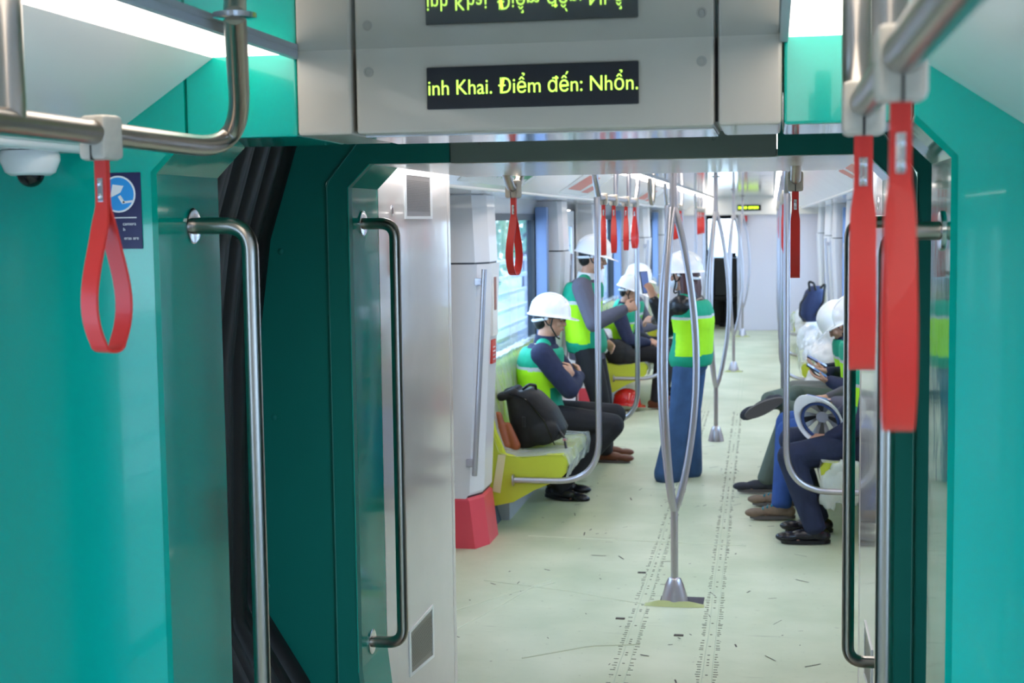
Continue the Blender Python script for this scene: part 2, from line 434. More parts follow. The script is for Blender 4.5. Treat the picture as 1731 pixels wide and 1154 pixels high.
# wrinkles and debris on the sheet
wr = MB()
for pts in ([(-.98, 5.6), (-.86, 6.0), (-.76, 6.35), (-.70, 6.6), (-.62, 6.75)], [(-.97, 6.15), (-.8, 6.45), (-.6, 6.7)], [(-.95, 6.7), (-.5, 6.55), (-.1, 6.35)], [(-.9, 7.7), (-.3, 7.65), (.3, 7.6)], [(-.55, 5.5), (-.3, 5.7), (-.1, 5.75)]):
    wr.tube(fillet([(x, y, .0005) for x, y in pts], .2), .0035, 6)
obj('wrinkle', wr, mat('sheet_fold', (206, 210, 184), .5), fl)
db = MB()
for _ in range(150):
    x = random.uniform(-.95, .6); y = random.uniform(4.6, 11); a = random.uniform(0, PI); L = random.choice((.006, .01, .02, .04)); w_ = random.uniform(.0015, .004)
    c, s = math.cos(a), math.sin(a)
    db.add([(x-c*L-s*w_, y-s*L+c*w_, .0015), (x+c*L-s*w_, y+s*L+c*w_, .0015), (x+c*L+s*w_, y+s*L-c*w_, .0015), (x-c*L+s*w_, y-s*L-c*w_, .0015)], [(0, 1, 2, 3)])
for x, y in ((-.20, 6.95), (-.22, 6.12), (.05, 5.9)):
    db.box(x-.02, x+.02, y-.01, y+.012, 0, .003)
tag(obj('debris', db, mat('debris_dark', (70, 62, 58), .8), fl, smooth=False, fixn=False), kind='stuff')

# side walls: doors and windows per module
wall_l = {}; wn = 0; dn = 0
def side_wall(s, name, y0, y1, holes, pane=True):
    """wall at x = s*XW with rectangular openings (ya, yb, za, zb)"""
    mb = MB(); xa, xb = sorted((s*XW, s*(XW+.05)))
    ys = sorted(holes)
    y = y0
    for (a, b, za, zb) in ys:
        if a > y: mb.box(xa, xb, y, a, 0, 1.93)
        if za > 0: mb.box(xa, xb, a, b, 0, za)
        mb.box(xa, xb, a, b, zb, 1.93)
        y = b
    if y < y1: mb.box(xa, xb, y, y1, 0, 1.93)
    return struct(name, mb, WALLW, smooth=False)
def window(s, a, b, za, zb):
    global wn; wn += 1
    x0, x1 = sorted((s*(XW-.012), s*(XW+.045)))
    mb = MB(); t = .045
    mb.box(x0, x1, a, a+t, za, zb).box(x0, x1, b-t, b, za, zb).box(x0, x1, a+t, b-t, za, za+t).box(x0, x1, a+t, b-t, zb-t, zb)
    o = struct('window_%d' % wn, mb, FRAMED, smooth=False)
    obj('window_pane', MB().box(min(s*(XW+.012), s*(XW+.02)), max(s*(XW+.012), s*(XW+.02)), a+t, b-t, za+t, zb-t), GLASS, o, smooth=False)
    # blue-grey jamb cover
    obj('jamb_cover', MB().box(min(s*(XW-.10), s*(XW-.013)), max(s*(XW-.10), s*(XW-.013)), b-.03, b+.06, za-.05, zb+.05, bev=.01), BLUEF, o)
    return o
def door(s, a, b):
    global dn; dn += 1
    x0, x1 = sorted((s*(XW-.004), s*(XW+.036)))
    mid = (a+b)/2
    o = struct('door_%d' % dn, MB().box(x0, x1, a, a+.05, 0, 1.89).box(x0, x1, b-.05, b, 0, 1.89).box(x0, x1, a+.05, b-.05, 1.84, 1.89), BLACKP, smooth=False)
    for p, q in ((a+.055, mid-.004), (mid+.004, b-.055)):
        mb = MB(); xl, xr = sorted((s*(XW+.004), s*(XW+.03))); t = .13
        mb.box(xl, xr, p, p+t, .02, 1.83).box(xl, xr, q-t, q, .02, 1.83).box(xl, xr, p+t, q-t, .02, .75).box(xl, xr, p+t, q-t, 1.70, 1.83)
        lf = obj('door_leaf', mb, WHITE, o, smooth=False)
        obj('door_glass', MB().box(min(s*(XW+.012), s*(XW+.02)), max(s*(XW+.012), s*(XW+.02)), p+t, q-t, .75, 1.70), GLASS, lf, smooth=False)
    return o
DOORS = [(5.7, 7.25), (10.75, 12.3), (15.75, 17.3), (20.75, 22.2)]
WINS = [(7.9, 10.1), (12.95, 15.15), (17.95, 20.15)]
for s, nm in ((-1, 'wall_left'), (1, 'wall_right')):
    side_wall(s, nm, YF2, YB, [(a, b, 0, 1.89) for a, b in DOORS]+[(a, b, .86, 1.80) for a, b in WINS])
    for a, b in WINS: window(s, a, b, .86, 1.80)
    for a, b in DOORS: door(s, a, b)
for s, nm in ((-1, 'wall_left_near'), (1, 'wall_right_near')):
    wv = [(-3.6, -1.9, .86, 1.8), (.55, 2.0, .6, 1.8)] if s < 0 else [(-3.6, -1.9, .86, 1.8), (.3, 2.2, .5, 1.8)]
    side_wall(s, nm, Y0, YN0, wv+[(-1.5, 0, 0, 1.89)])
    for h in wv: window(s, *h)
    door(s, -1.5, 0)
struct('wall_rear', MB().box(-XW, XW, Y0-.05, Y0, 0, 2.12), WALLW, smooth=False)
# dark skirting under the benches
for i, s in enumerate((-1, 1)):
    struct('baseboard_%s' % ('left' if s < 0 else 'right'), [m_.prism([(s*1.13, 0), (s*XW, 0), (s*XW, .14), (s*1.17, .14)], a_, b_) for m_ in (MB(),) for a_, b_ in ((7.78, 10.2), (12.82, 15.2), (17.82, 20.2))][-1], mat('skirting', (58, 78, 90), .5))

# ------------------------------------------------------------------ near portal (teal end wall)
def outline_half(s, w, zt, c):          # opening corner points from floor to header
    return [(s*w, 0), (s*w, zt-c), (s*(w-c), zt)]
pn = struct('wall_gangway_near')
def plate(mb, s, y0, y1, w, zt, c, xo, ztop, bottom_ch=0):
    """side plate between the octagonal opening and xo, plus header half"""
    pts = [(s*(w-bottom_ch), 0), (s*w, bottom_ch), (s*w, zt-c), (s*(w-c), zt), (s*(w-c), ztop), (s*xo, ztop), (s*xo, 0)] if bottom_ch else \
          [(s*w, 0), (s*w, zt-c), (s*(w-c), zt), (s*(w-c), ztop), (s*xo, ztop), (s*xo, 0)]
    mb.prism(pts, y0, y1)
for s in (-1, 1):
    mb = MB(); plate(mb, s, YN0, YN0+.03, W+.004, ZH+.002, CH, XW, 2.14)
    obj('end_panel', mb, GREEN, pn, ang=30)
    # reveal lining of the opening
    r = MB()
    ys = (YN0-.001, YN1)
    a, b, c = (s*W, 0), (s*W, ZH-CH), (s*(W-CH), ZH)
    t = .012
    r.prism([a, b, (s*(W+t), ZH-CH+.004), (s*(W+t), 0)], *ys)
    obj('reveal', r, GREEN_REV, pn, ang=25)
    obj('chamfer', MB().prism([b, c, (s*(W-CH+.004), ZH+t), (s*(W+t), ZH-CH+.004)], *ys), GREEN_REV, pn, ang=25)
    # header ends in teal
    hb = MB(); xa, xb = sorted((s*.455, s*(W-CH)))
    hb.box(xa, xb, YN0, YN1, ZH, 2.14, bev=.006)
    obj('header_end', hb, GREEN, pn)
    # hidden backing of the frame
    obj('frame_back', MB().box(min(s*(W+.012), s*1.14), max(s*(W+.012), s*1.14), YN1-.05, YN1, 0, 1.9), DKGREEN, pn, smooth=False)
hd = thing('header_panel', 'light grey overhead panel carrying the bright passenger display over the gangway', 'panel', (0, YN0, ZH))
for xa, xb, nm in ((-.452, -.343, 'side_cover'), (-.336, .333, 'cover'), (.339, .452, 'side_cover')):
    obj(nm, MB().box(xa, xb, YN0-.012, YN1-.02, ZH+.0, 2.12, bev=.008), GREY, hd)
obj('backing', MB().box(-.45, .45, YN0+.02, YN1, ZH+.01, 2.12), BLACKP, hd, smooth=False)
for x in (-.31, .31):
    obj('screw_dimple', MB().lathe([(.0095, 0), (.0095, .0012), (.006, .0012), (.0055, -.0004), (.003, -.0004), (.003, .0002)], (x, YN0-.0121, 2.032), 20, ax=(0, -1, 0)), mat('dimple_grey', (168, 160, 150), .35), hd)
# underside: a slim chrome trim
obj('underside_trim', MB().box(-.33, .33, YN0+.03, YN1-.04, ZH-.003, ZH+.001, bev=.001), CHROME, hd)
dsp = thing('led_display', 'black destination display with yellow-green lettering on the grey header', 'display', (0, YN0-.013, 1.96))
obj('display_case', MB().box(-.197, .197, YN0-.018, YN0-.0125, 1.959, 2.036, bev=.002), LED_BG, dsp)
text_mb('inh Khai. \u0110i\u1ec3m \u0111\u1ebfn: Nh\u1ed5n.', .0392, (-.1955, YN0-.0186, 1.985), FACE_CAM, dsp, LEDT, 'led_lettering', .0003, sx=.9)
# warning sticker
tk = thing('camera_sticker', 'navy sticker with blue camera symbol behind the left red strap', 'sticker', (-.82, YN0-.001, 1.70))
obj('sticker_sheet', MB().box(-.872, -.778, YN0-.003, YN0-.0005, 1.706, 1.855, bev=.001), NAVYSIGN, tk)
y = YN0-.0033
obj('symbol_ring', MB().lathe([(.036, 0), (.036, .0006), (.001, .0006)], (-.825, y, 1.813), 32, ax=(0, -1, 0)), SIGNW, tk)
obj('symbol_disc', MB().lathe([(.0325, 0), (.0325, .0008), (.001, .0008)], (-.825, y, 1.813), 32, ax=(0, -1, 0)), SIGNBLUE, tk)
def flat(mb, pts, y, c=(0, 0)):
    mb.add([(x+c[0], y, z+c[1]) for x, z in pts], [tuple(range(len(pts)))]); return mb
cs = MB(); yy = y-.0012
flat(cs, [(-.842, 1.806), (-.820, 1.816), (-.813, 1.829), (-.836, 1.832)][::-1], yy)
flat(cs, [(-.826, 1.808), (-.820, 1.811), (-.811, 1.797), (-.817, 1.794)], yy)
flat(cs, [(-.816, 1.799), (-.794, 1.801), (-.794, 1.797), (-.816, 1.794)], yy)
flat(cs, [(-.862, 1.768), (-.788, 1.768), (-.788, 1.766), (-.862, 1.766)], yy)
obj('camera_symbol', cs, SIGNW, tk, smooth=False)
text_mb('camera', .0095, (-.7895, yy, 1.752), FACE_CAM, tk, SIGNW, 'lettering', .0002, 'RIGHT')
text_mb('h', .0095, (-.817, yy, 1.741), FACE_CAM, tk, SIGNW, 'lettering', .0002, 'LEFT')
text_mb('eras are', .0095, (-.7845, yy, 1.724), FACE_CAM, tk, SIGNW, 'lettering', .0002, 'RIGHT')
# camera dome under the left ledge
cd = thing('camera_dome', 'white dome security camera with black lens under the left ledge', 'camera', (-.945, 2.50, 1.895))
obj('housing', MB().lathe([(.052, 0), (.055, -.008), (.055, -.018), (.046, -.04), (.036, -.046)], (-.945, 2.50, 1.894), 28), LEDGE, cd)
obj('dome_lens', MB().ell((-.945, 2.50, 1.852), (.026, .026, .026), n=20), BLACKG, cd)

# ------------------------------------------------------------------ gangway: bellows and far portal
bw = thing('gangway_bellows', 'black ribbed rubber bellows behind the teal portal', 'bellows', (0, YN1, 0))
def bellows_path(q, r=0):
    # q 0 at the near portal (tighter) .. 1 at the far plate
    e = .17*(1-q)
    pts = [(-.74, .02), (-.94+e*.5, .41), (-1.10+e, .66), (-1.075+e, 1.40), (-1.03+e, 1.72), (-.93+e, 2.03), (-.72, 2.16), (.72, 2.16), (.93-e, 2.03), (1.03-e, 1.72), (1.075-e, 1.40), (1.10-e, .66), (.94-e*.5, .41), (.74, .02)]
    return [(x+(.0 if abs(x) < .5 else math.copysign(r, x)), z+(r if z > 1.9 else 0)) for x, z in pts]
nf = 9
for k in range(nf):
    yc = YN1+.03+(YF0-YN1-.04)*(k+.5)/nf
    p = fillet([(x, yc, z) for x, z in bellows_path((k+.5)/nf, .012 if k % 2 else .0)], .14, 4)
    obj('bellows_fold', MB().tube(p, [.060]*len(p), 12, cap=True), BLACK, bw)
obj('outer_skin', MB().rings([[V((x*1.06, yy2, z*1.03)) for x, z in bellows_path(q2)] for yy2, q2 in ((YN1, .15), (YF0, 1))], closed=False, cap=False), BLACK, bw, fixn=False)
for i, (x0, z0, x1, z1) in enumerate(((-1.10, .62, -.80, .22), (-1.06, .50, -.74, .12), (-1.12, .74, -.93, .47))):
    p = fillet([(x0-.03, 3.2, z0+.1), (x0, 3.45, z0-.02), (x1-.1, 3.55, z1+.12), (x1, 3.7, z1-.1)], .1)
    obj('rubber_hose', MB().tube(p, .032, 10), BLACK, bw)
pf = struct('wall_gangway_far')
for s in (-1, 1):
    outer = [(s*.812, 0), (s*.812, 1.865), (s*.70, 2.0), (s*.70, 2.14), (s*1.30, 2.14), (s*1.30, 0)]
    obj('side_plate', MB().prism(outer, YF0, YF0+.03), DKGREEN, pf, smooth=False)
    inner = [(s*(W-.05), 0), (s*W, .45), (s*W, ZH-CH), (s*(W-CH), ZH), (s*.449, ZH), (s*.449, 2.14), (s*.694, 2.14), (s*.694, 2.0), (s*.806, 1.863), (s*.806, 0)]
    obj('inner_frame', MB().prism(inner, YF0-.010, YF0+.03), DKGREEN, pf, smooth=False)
    e = fillet([(s*.8065, YF0-.011, .01), (s*.8065, YF0-.011, 1.863), (s*.694, YF0-.011, 2.0)], .05)
    obj('seam_edge', MB().tube(e, .0022, 6), DKSEAM, pf)
    for x, z in ((.952, 1.672), (.985, 1.193), (1.02, .693)):
        obj('rivet', MB().ell((s*x, YF0, z), (.009, .005, .009), n=12), DKGREEN, pf)
    t = .02
    a, b, c = (s*W, .45), (s*W, ZH-CH), (s*(W-CH), ZH)
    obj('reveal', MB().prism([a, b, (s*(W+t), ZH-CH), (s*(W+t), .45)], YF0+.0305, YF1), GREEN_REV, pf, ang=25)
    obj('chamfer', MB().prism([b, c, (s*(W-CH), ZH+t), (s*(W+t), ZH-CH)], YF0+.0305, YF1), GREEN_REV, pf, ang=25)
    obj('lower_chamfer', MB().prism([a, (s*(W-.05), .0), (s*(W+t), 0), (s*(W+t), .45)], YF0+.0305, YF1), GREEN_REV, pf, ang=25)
    obj('edge_bead', MB().tube([(s*(W-.001), YF0-.013, .45), (s*(W-.001), YF0-.013, ZH-CH), (s*(W-CH), YF0-.013, ZH-.001)], .0022, 6), mat('bead_teal', (40, 170, 150), .2, coat=1), pf)
obj('header_band', MB().box(-.446, .446, YF0-.014, YF0+.03, ZH-.003, 2.14, bev=.004), GREYDK, pf)
for x in (-.36, .28): obj('rivet', MB().ell((x, YF0-.014, 1.965), (.006, .004, .006), n=12), GREYDK, pf)
obj('header_underside', MB().box(-(W-CH), W-CH, YF0+.03, YF2, ZH-.001, ZH+.02, bev=.003).box(-(W-CH), W-CH, YF2-.03, YF2, ZH+.02, 2.12), COVE, pf)

# white cabinets on both sides after the portal
VENT = mat('vent_metal', (126, 118, 114), .35, .6)
VDARK = mat('vent_dark', (44, 40, 40), .7)
def cabinet(s):
    side = 'left' if s < 0 else 'right'
    t = thing('end_cabinet', 'glossy off-white cabinet wall on the %s just past the teal portal' % side, 'cabinet', (s*.9, 4.6, 0))
    # panel facing the aisle, with chamfer at the top front
    f = MB(); x0, x1 = sorted((s*(W-.001), s*(W+.03)))
    f.prism([(YF1+.002, 0), (YF2-.05, 0), (YF2-.05, ZH+.02), (YF1+.09, ZH+.02), (YF1+.002, ZH-CH)], x0, x1, axis='x')
    obj('side_panel', f, PANELW, t, ang=25)
    obj('corner_post', MB().box(min(s*(W-.003), s*(W+.04)), max(s*(W-.003), s*(W+.04)), YF2-.048, YF2, 0, 1.93, bev=.008), PANELW, t)
    obj('carcass', MB().box(min(s*(W+.031), s*XW), max(s*(W+.031), s*XW), YF1, YF2, 0, 2.1), WALLW, t, smooth=False)
    # vents
    def vent(pts, label, rows, cols):
        (ya, za), (yb, zb), (yc, zc), (yd, zd) = pts     # tl tr br bl
        v = thing('ventilation_grille', label, 'grille', (s*W, (ya+yb)/2, zc))
        xs = s*(W-.002)
        fr = MB(); e = .012
        def P(u, w_, x): return (x, (ya+(yb-ya)*u)*(1-w_)+(yd+(yc-yd)*u)*w_, (za+(zb-za)*u)*(1-w_)+(zd+(zc-zd)*u)*w_)
        ou = [(0, 0), (1, 0), (1, 1), (0, 1)]; inn = [(.06, .06), (.94, .06), (.94, .94), (.06, .94)]
        for i in range(4):
            j = (i+1) % 4
            A, B, C_, D = P(*ou[i], s*(W-.005)), P(*ou[j], s*(W-.005)), P(*inn[j], s*(W-.005)), P(*inn[i], s*(W-.005))
            fr.add([A, B, C_, D]+[(s*(W+.002), q[1], q[2]) for q in (A, B, C_, D)], [(0, 1, 2, 3), (7, 6, 5, 4), (0, 4, 5, 1), (2, 6, 7, 3)])
        obj('grille_frame', fr, LEDGE, v, smooth=False)
        pl = MB(); pl.quad(P(.05, .05, s*(W-.0025)), P(.95, .05, s*(W-.0025)), P(.95, .95, s*(W-.0025)), P(.05, .95, s*(W-.0025)))
        obj('grille_plate', pl, VENT, v, smooth=False, fixn=False)
        hl = MB()
        for r_ in range(rows):
            for c_ in range(cols):
                u = .10+.80*(c_+(.5 if r_ % 2 else .1))/cols; w_ = .16+.68*(r_+.5)/rows
                du, dw = .26*.8/cols, .28*.68/rows
                hl.quad(P(u-du, w_, s*(W-.0035)), P(u, w_-dw, s*(W-.0035)), P(u+du, w_, s*(W-.0035)), P(u, w_+dw, s*(W-.0035)))
        tag(obj('perforation', hl, VDARK, v, smooth=False, fixn=False), kind='stuff')
    vent(((4.51, 1.915), (4.89, 1.915), (4.89, 1.762), (4.51, 1.762)), 'perforated square vent high on the %s off-white cabinet wall' % side, 20, 18)
    vent(((4.46, .405), (4.80, .405), (4.80, .215), (4.46, .25)), 'perforated vent low on the %s off-white cabinet wall' % side, 18, 16)
    k = thing('cabinet_lock', 'small round key lock on the %s off-white cabinet wall' % side, 'lock', (s*W, 4.36, 1.79))
    obj('escutcheon', MB().lathe([(.018, -.001), (.018, .002), (.013, .001), (.012, -.0008)], (s*W, 4.36, 1.788), 20, ax=(-s, 0, 0)), PANELW, k)
    obj('lock_barrel', MB().lathe([(.011, -.001), (.011, .003), (.004, .003), (.004, .001)], (s*W, 4.36, 1.788), 20, ax=(-s, 0, 0)), CHROME, k)
for s in (-1, 1): cabinet(s)

# ------------------------------------------------------------------ grab handles on the portals
def handle(s, y, off, label, z0=.50, z1=1.749):
    t = thing('grab_handle', label, 'handle', (s*W, y, z0))
    p = fillet([(s*(W-.004), y, z1), (s*(W-off), y, z1), (s*(W-off), y, z0), (s*(W-.004), y, z0)], .055, 8)
    obj('bar', MB().tube(p, .0172, 18), STEEL, t)
    for z in (z0, z1):
        obj('flange', MB().lathe([(.037, 0), (.037, .004), (.034, .006), (.018, .006)], (s*W, y, z), 28, ax=(-s, 0, 0)), CHROME, t)
handle(-1, 2.785, .125, 'thick steel vertical handle on the left teal portal nearest the camera')
handle(1, 2.74, .098, 'steel vertical handle on the right teal portal behind the red straps', z1=1.722)
handle(-1, 4.03, .098, 'steel vertical handle beside the off-white wall with the vents')
handle(1, 4.03, .098, 'steel vertical handle at the right edge of the view down the car', z1=1.735)

# ================================================================== GRAB RAILS, STRAPS, POLES
RX = .51; RZ = 1.888; RR = .0172
def tube_part(parent, pts, r, name='tube', m=None, world=True):
    return obj(name, MB().tube(pts, r, 16), m or STEEL, parent, world)
def near_rail(s, x, y0, y1, posts, label, r=.0182, rad=.095, lean=None):
    t = thing('overhead_grab_rail', label, 'grab rail', (x, (y0+y1)/2, ZC))
    top = [(x, y1, ZC+.01)] if lean is None else [lean]
    p = fillet([(x, y0, ZC+.01), (x, y0, RZ), (x, y1, RZ)]+top, rad, 16)
    obj('rail', MB().tube(p, r, 20), STEEL, t)
    for y in posts: obj('post', MB().tube([(x, y, RZ), (x, y, ZC+.01)], r, 16), STEEL, t)
    if lean: obj('ceiling_flange', MB().lathe([(.034, 0), (.034, -.004), (.02, -.007)], (lean[0], lean[1], ZC), 20), CHROME, t)
    return t
near_rail(-1, -.545, .4, 2.56, [1.735], 'thick steel overhead grab rail curving up at the top left', lean=(-.39, 2.14, ZC+.002))
near_rail(1, .545, .30, 1.98, [1.42], 'thick steel overhead grab rail curving up at the top right')

def make_strap(label, group=None):
    t = thing('hand_strap', label, 'strap', (0, 0, 0), 0, group)
    # origin at the rail axis; ribbon loop opens along local y
    cl = MB(); cl.box(-.026, .026, -.022, .022, -.040, .026, bev=.008)
    obj('clip', cl, CLIP, t, world=False)
    obj('clip_joint', MB().box(-.0015, .0015, -.0226, .0226, -.040, -.018), BLACKP, t, world=False, smooth=False)
    n = 26; L = .335; rib = []
    prof = []
    for i in range(n+1):                     # one side from the top to the bottom
        q = i/n; z = -.038-q*(L-.038)
        if q < .22: wy = .0022
        else:
            a = (q-.22)/.78
            wy = .0022+.034*(math.sin(PI*min(a, 1)**1.55*.98+.0)**.9 if a < 1 else 0)
        prof.append((wy, z))
    # round bottom
    path = [(y, z) for y, z in prof[:-2]]
    yb, zb = path[-1]
    path += [(yb*math.cos(a), zb-yb*.62*math.sin(a)) for a in (PI*.15, PI*.3, PI*.42)]+[(0, zb-yb*.62)]
    full = path+[(-y, z) for y, z in path[-2::-1]]
    rings = []
    for i, (y, z) in enumerate(full):
        a = V(full[max(i-1, 0)]); b = V(full[min(i+1, len(full)-1)]); tt = (b-a).normalized(); nn = V((tt.y, -tt.x))
        q = min(1, max(0, (-z-.10)/.04)); hw = .0112+.0042*q*q*(3-2*q)
        th = .0021
        rings.append([V((-hw, y+nn.x*th, z+nn.y*th)), V((hw, y+nn.x*th, z+nn.y*th)), V((hw, y-nn.x*th, z-nn.y*th)), V((-hw, y-nn.x*th, z-nn.y*th))])
    obj('strap_loop', MB().rings(rings), RED, t, world=False, ang=50)
    pl = MB()
    for s in (-1, 1):
        pl.box(-.0052, .0052, min(s*.004, s*.0065), max(s*.004, s*.0065), -.101, -.066, bev=.001)
        for z in (-.074, -.093): pl.ell((0, s*.0068, z), (.0042, .0022, .0042), n=10)
    obj('rivet_plate', pl, CHROME, t, world=False)
    return t
strap0 = make_strap('red hand strap hanging in front of the navy camera sticker')
strap0.location = (-.545, 1.985, RZ); strap0.rotation_euler = (0, 0, -.30)
for (x, y, rz, lb, g) in (
    (.545, 1.285, .0, 'large red hand strap at the right, nearest to the camera', None),
    (.545, 1.80, -.03, 'red hand strap at the right just behind the nearest one', None),
    (-RX, 5.22, -.35, 'red hand strap hanging alone in front of the left window', None),
    (RX, 4.83, .0, 'red hand strap hanging alone above the right-hand row of passengers', None),
    (-RX, 8.08, .1, 'red strap by the standing man\'s helmet, leftmost of four in a row', None),
    (-RX, 8.62, 0, 'second red strap of the four in a row above the standing man', None),
    (-RX, 9.35, 0, 'third red strap of the four in a row above the standing man', None),
    (-RX, 9.95, -.25, 'rightmost red strap of the four in a row above the standing man', None)):
    st_ = dup(strap0, (x, y, RZ-.012 if y > 4 else RZ), rz, lb, g)
    if y < 1.5: st_.scale = (.84, 1, 1)
ORD = ('first', 'second', 'third', 'fourth')
for x, ys, g, lb in ((-RX, (13.5, 14.1, 14.6, 15.0), 'red straps on the left rail beyond the woman', '%s small red strap on the left rail beyond the woman, counted from the camera'),
                 (-RX, (18.3, 18.9, 19.5, 20.0), 'red straps on the farthest left rail', '%s tiny red strap on the farthest left rail, counted from the camera'),
                 (RX, (8.1, 8.7, 9.3, 9.9), 'red straps on the first right rail over the benches', '%s red strap over the row of men on the right bench, counted from the camera'),
                 (RX, (13.5, 14.2, 14.8), 'red straps on the middle right rail', '%s far red strap over the milky plastic on the right, counted from the camera'),
                 (RX, (18.4, 19.2), 'red straps on the farthest right rail', '%s tiny red strap on the farthest right rail, counted from the camera')):
    for i_, y in enumerate(ys): dup(strap0, (x, y, RZ-.012), random.uniform(-.1, .1), lb % ORD[i_], g)
for s, yc, lb in ((-1, 5.22, 'short U-shaped steel ceiling hoop holding one strap on the left'), (1, 4.83, 'short U-shaped steel ceiling hoop holding one strap on the right'), (-1, 11.4, 'short steel ceiling hoop over the second left doorway'), (1, 11.4, 'short steel ceiling hoop over the second right doorway')):
    t = thing('ceiling_hoop', lb, 'grab rail', (s*RX, yc, ZC))
    obj('hoop', MB().tube(fillet([(s*RX, yc-.20, ZC), (s*RX, yc-.17, RZ+.05), (s*RX, yc-.06, RZ-.012), (s*RX, yc+.06, RZ-.012), (s*RX, yc+.17, RZ+.05), (s*RX, yc+.20, ZC)], .08, 6), RR, 16), STEEL, t)
    for q in (-.2, .2): obj('ceiling_flange', MB().lathe([(.032, 0), (.032, -.004), (.02, -.007)], (s*RX, yc+q, ZC), 20), CHROME, t)

def bench_rail(s, ya, yb, label, rpos):
    """overhead rail over a bench with a bent pole down to each bench end"""
    x = s*RX
    t = thing('bench_grab_rail', label, 'grab rail', (x, (ya+yb)/2, 0))
    p = fillet([(x, ya-.12, ZC), (x, ya-.07, RZ+.08), (x, ya+.08, RZ-.012), (x, yb-.08, RZ-.012), (x, yb+.07, RZ+.08), (x, yb+.12, ZC)], .08, 6)
    obj('rail', MB().tube(p, RR, 14), STEELFAR, t)
    for y in rpos: obj('post', MB().tube([(x, y, RZ-.01), (x, y, ZC)], .0150, 12), STEELFAR, t)
    for y in (ya, yb):
        q = fillet([(x, y, RZ-.012), (x, y, .30), (s*1.0, y, .30)], .36, 14)
        b = obj('bent_pole', MB().tube(q, RR, 16), STEELFAR, t)
        obj('flange', MB().lathe([(.034, 0), (.034, .006), (.02, .012)], (s*1.0, y, .30), 20, ax=(-s, 0, 0)), STEELFAR, b)
    return t
bench_rail(-1, 7.78, 10.10, 'steel rail and bent poles around the nearest left bench', (8.75, 9.55))
bench_rail(-1, 12.95, 15.2, 'steel rail and bent poles around the second left bench', (13.7, 14.5))
bench_rail(-1, 17.95, 20.2, 'steel rail and bent poles around the farthest left bench', (18.7, 19.5))
bench_rail(1, 7.62, 10.10, 'steel rail and bent poles around the nearest right bench', (8.75, 9.55))
bench_rail(1, 12.95, 15.2, 'steel rail and bent poles around the second right bench', (13.7, 14.5))
bench_rail(1, 17.95, 20.2, 'steel rail and bent poles around the farthest right bench', (18.7, 19.5))

def centre_pole(x, y, label, rot=0.):
    t = thing('centre_pole', label, 'pole', (x, y, 0))
    n = 26; z0, z1 = .43, 1.80
    obj('stem', MB().tube([(x, y, .10), (x, y, z0+.03)], .0165, 16), STEELFAR, t)
    obj('top_tube', MB().tube([(x, y, z1-.06), (x, y, ZC)], .0165, 16), STEELFAR, t)
    for a in (10, 130, -110):
        a = math.radians(a)+rot; pts = []
        for i in range(n+1):
            q = i/n; z = z0+(z1-z0)*q
            R = .004+.098*math.sin(PI*(q**.95))**.82
            pts.append((x+R*math.cos(a), y+R*math.sin(a), z))
        obj('bowed_bar', MB().tube(pts, .0165, 14), STEELFAR, t)
    obj('base_cone', MB().lathe([(.062, 0), (.062, .006), (.055, .04), (.042, .085), (.030, .112), (.018, .120)], (x, y, 0), 28), STEELFAR, t)
    obj('ceiling_flange', MB().lathe([(.035, 0), (.035, -.005), (.02, -.008)], (x, y, ZC), 20), CHROME, t)
    return t
centre_pole(-.002, 6.42, 'nearest steel centre pole with three bowed bars')
centre_pole(.0, 11.24, 'second steel centre pole, next to the raised black shoe')
centre_pole(.0, 16.4, 'third steel centre pole, farther down the aisle')
centre_pole(.0, 21.3, 'farthest steel centre pole close to the end partition')
# cut flaps of the floor sheet around the pole feet
def flap(x, y, label, sc=1.):
    t = thing('sheet_flap', label, 'floor sheet', (x, y, 0))
    obj('bare_patch', MB().box(x-.07*sc, x+.13*sc, y-.05, y+.10*sc, .0005, .0025), mat('floor_dark', (64, 60, 70), .7), t, smooth=False)
    g = [[], []]; n = 12
    mb = MB(); vs = []
    for i in range(n+1):
        u = i/n; xx = x+(-.135+.27*u)*sc
        h = .030*math.sin(PI*u)**.8*(1+.25*math.sin(9*u))+.002
        vs += [(xx, y-.075*sc-.01*math.sin(3*u), .001), (xx, y-.055*sc, h*.8), (xx, y-.04*sc+.005*math.sin(7*u), h*.35+.004)]
    fs = []
    for i in range(n):
        for k in range(2): fs.append((i*3+k, (i+1)*3+k, (i+1)*3+k+1, i*3+k+1))
    mb.add(vs, fs); obj('curled_edge', mb, mat('sheet_underside', (172, 178, 118), .5), t, fixn=False)
flap(.0, 6.42, 'curled cut edge of the floor sheet in front of the nearest pole foot')
flap(.0, 16.4, 'curled cut edge of the floor sheet at the third pole foot', .8)
flap(.0, 21.3, 'curled cut edge of the floor sheet at the farthest pole foot', .8)

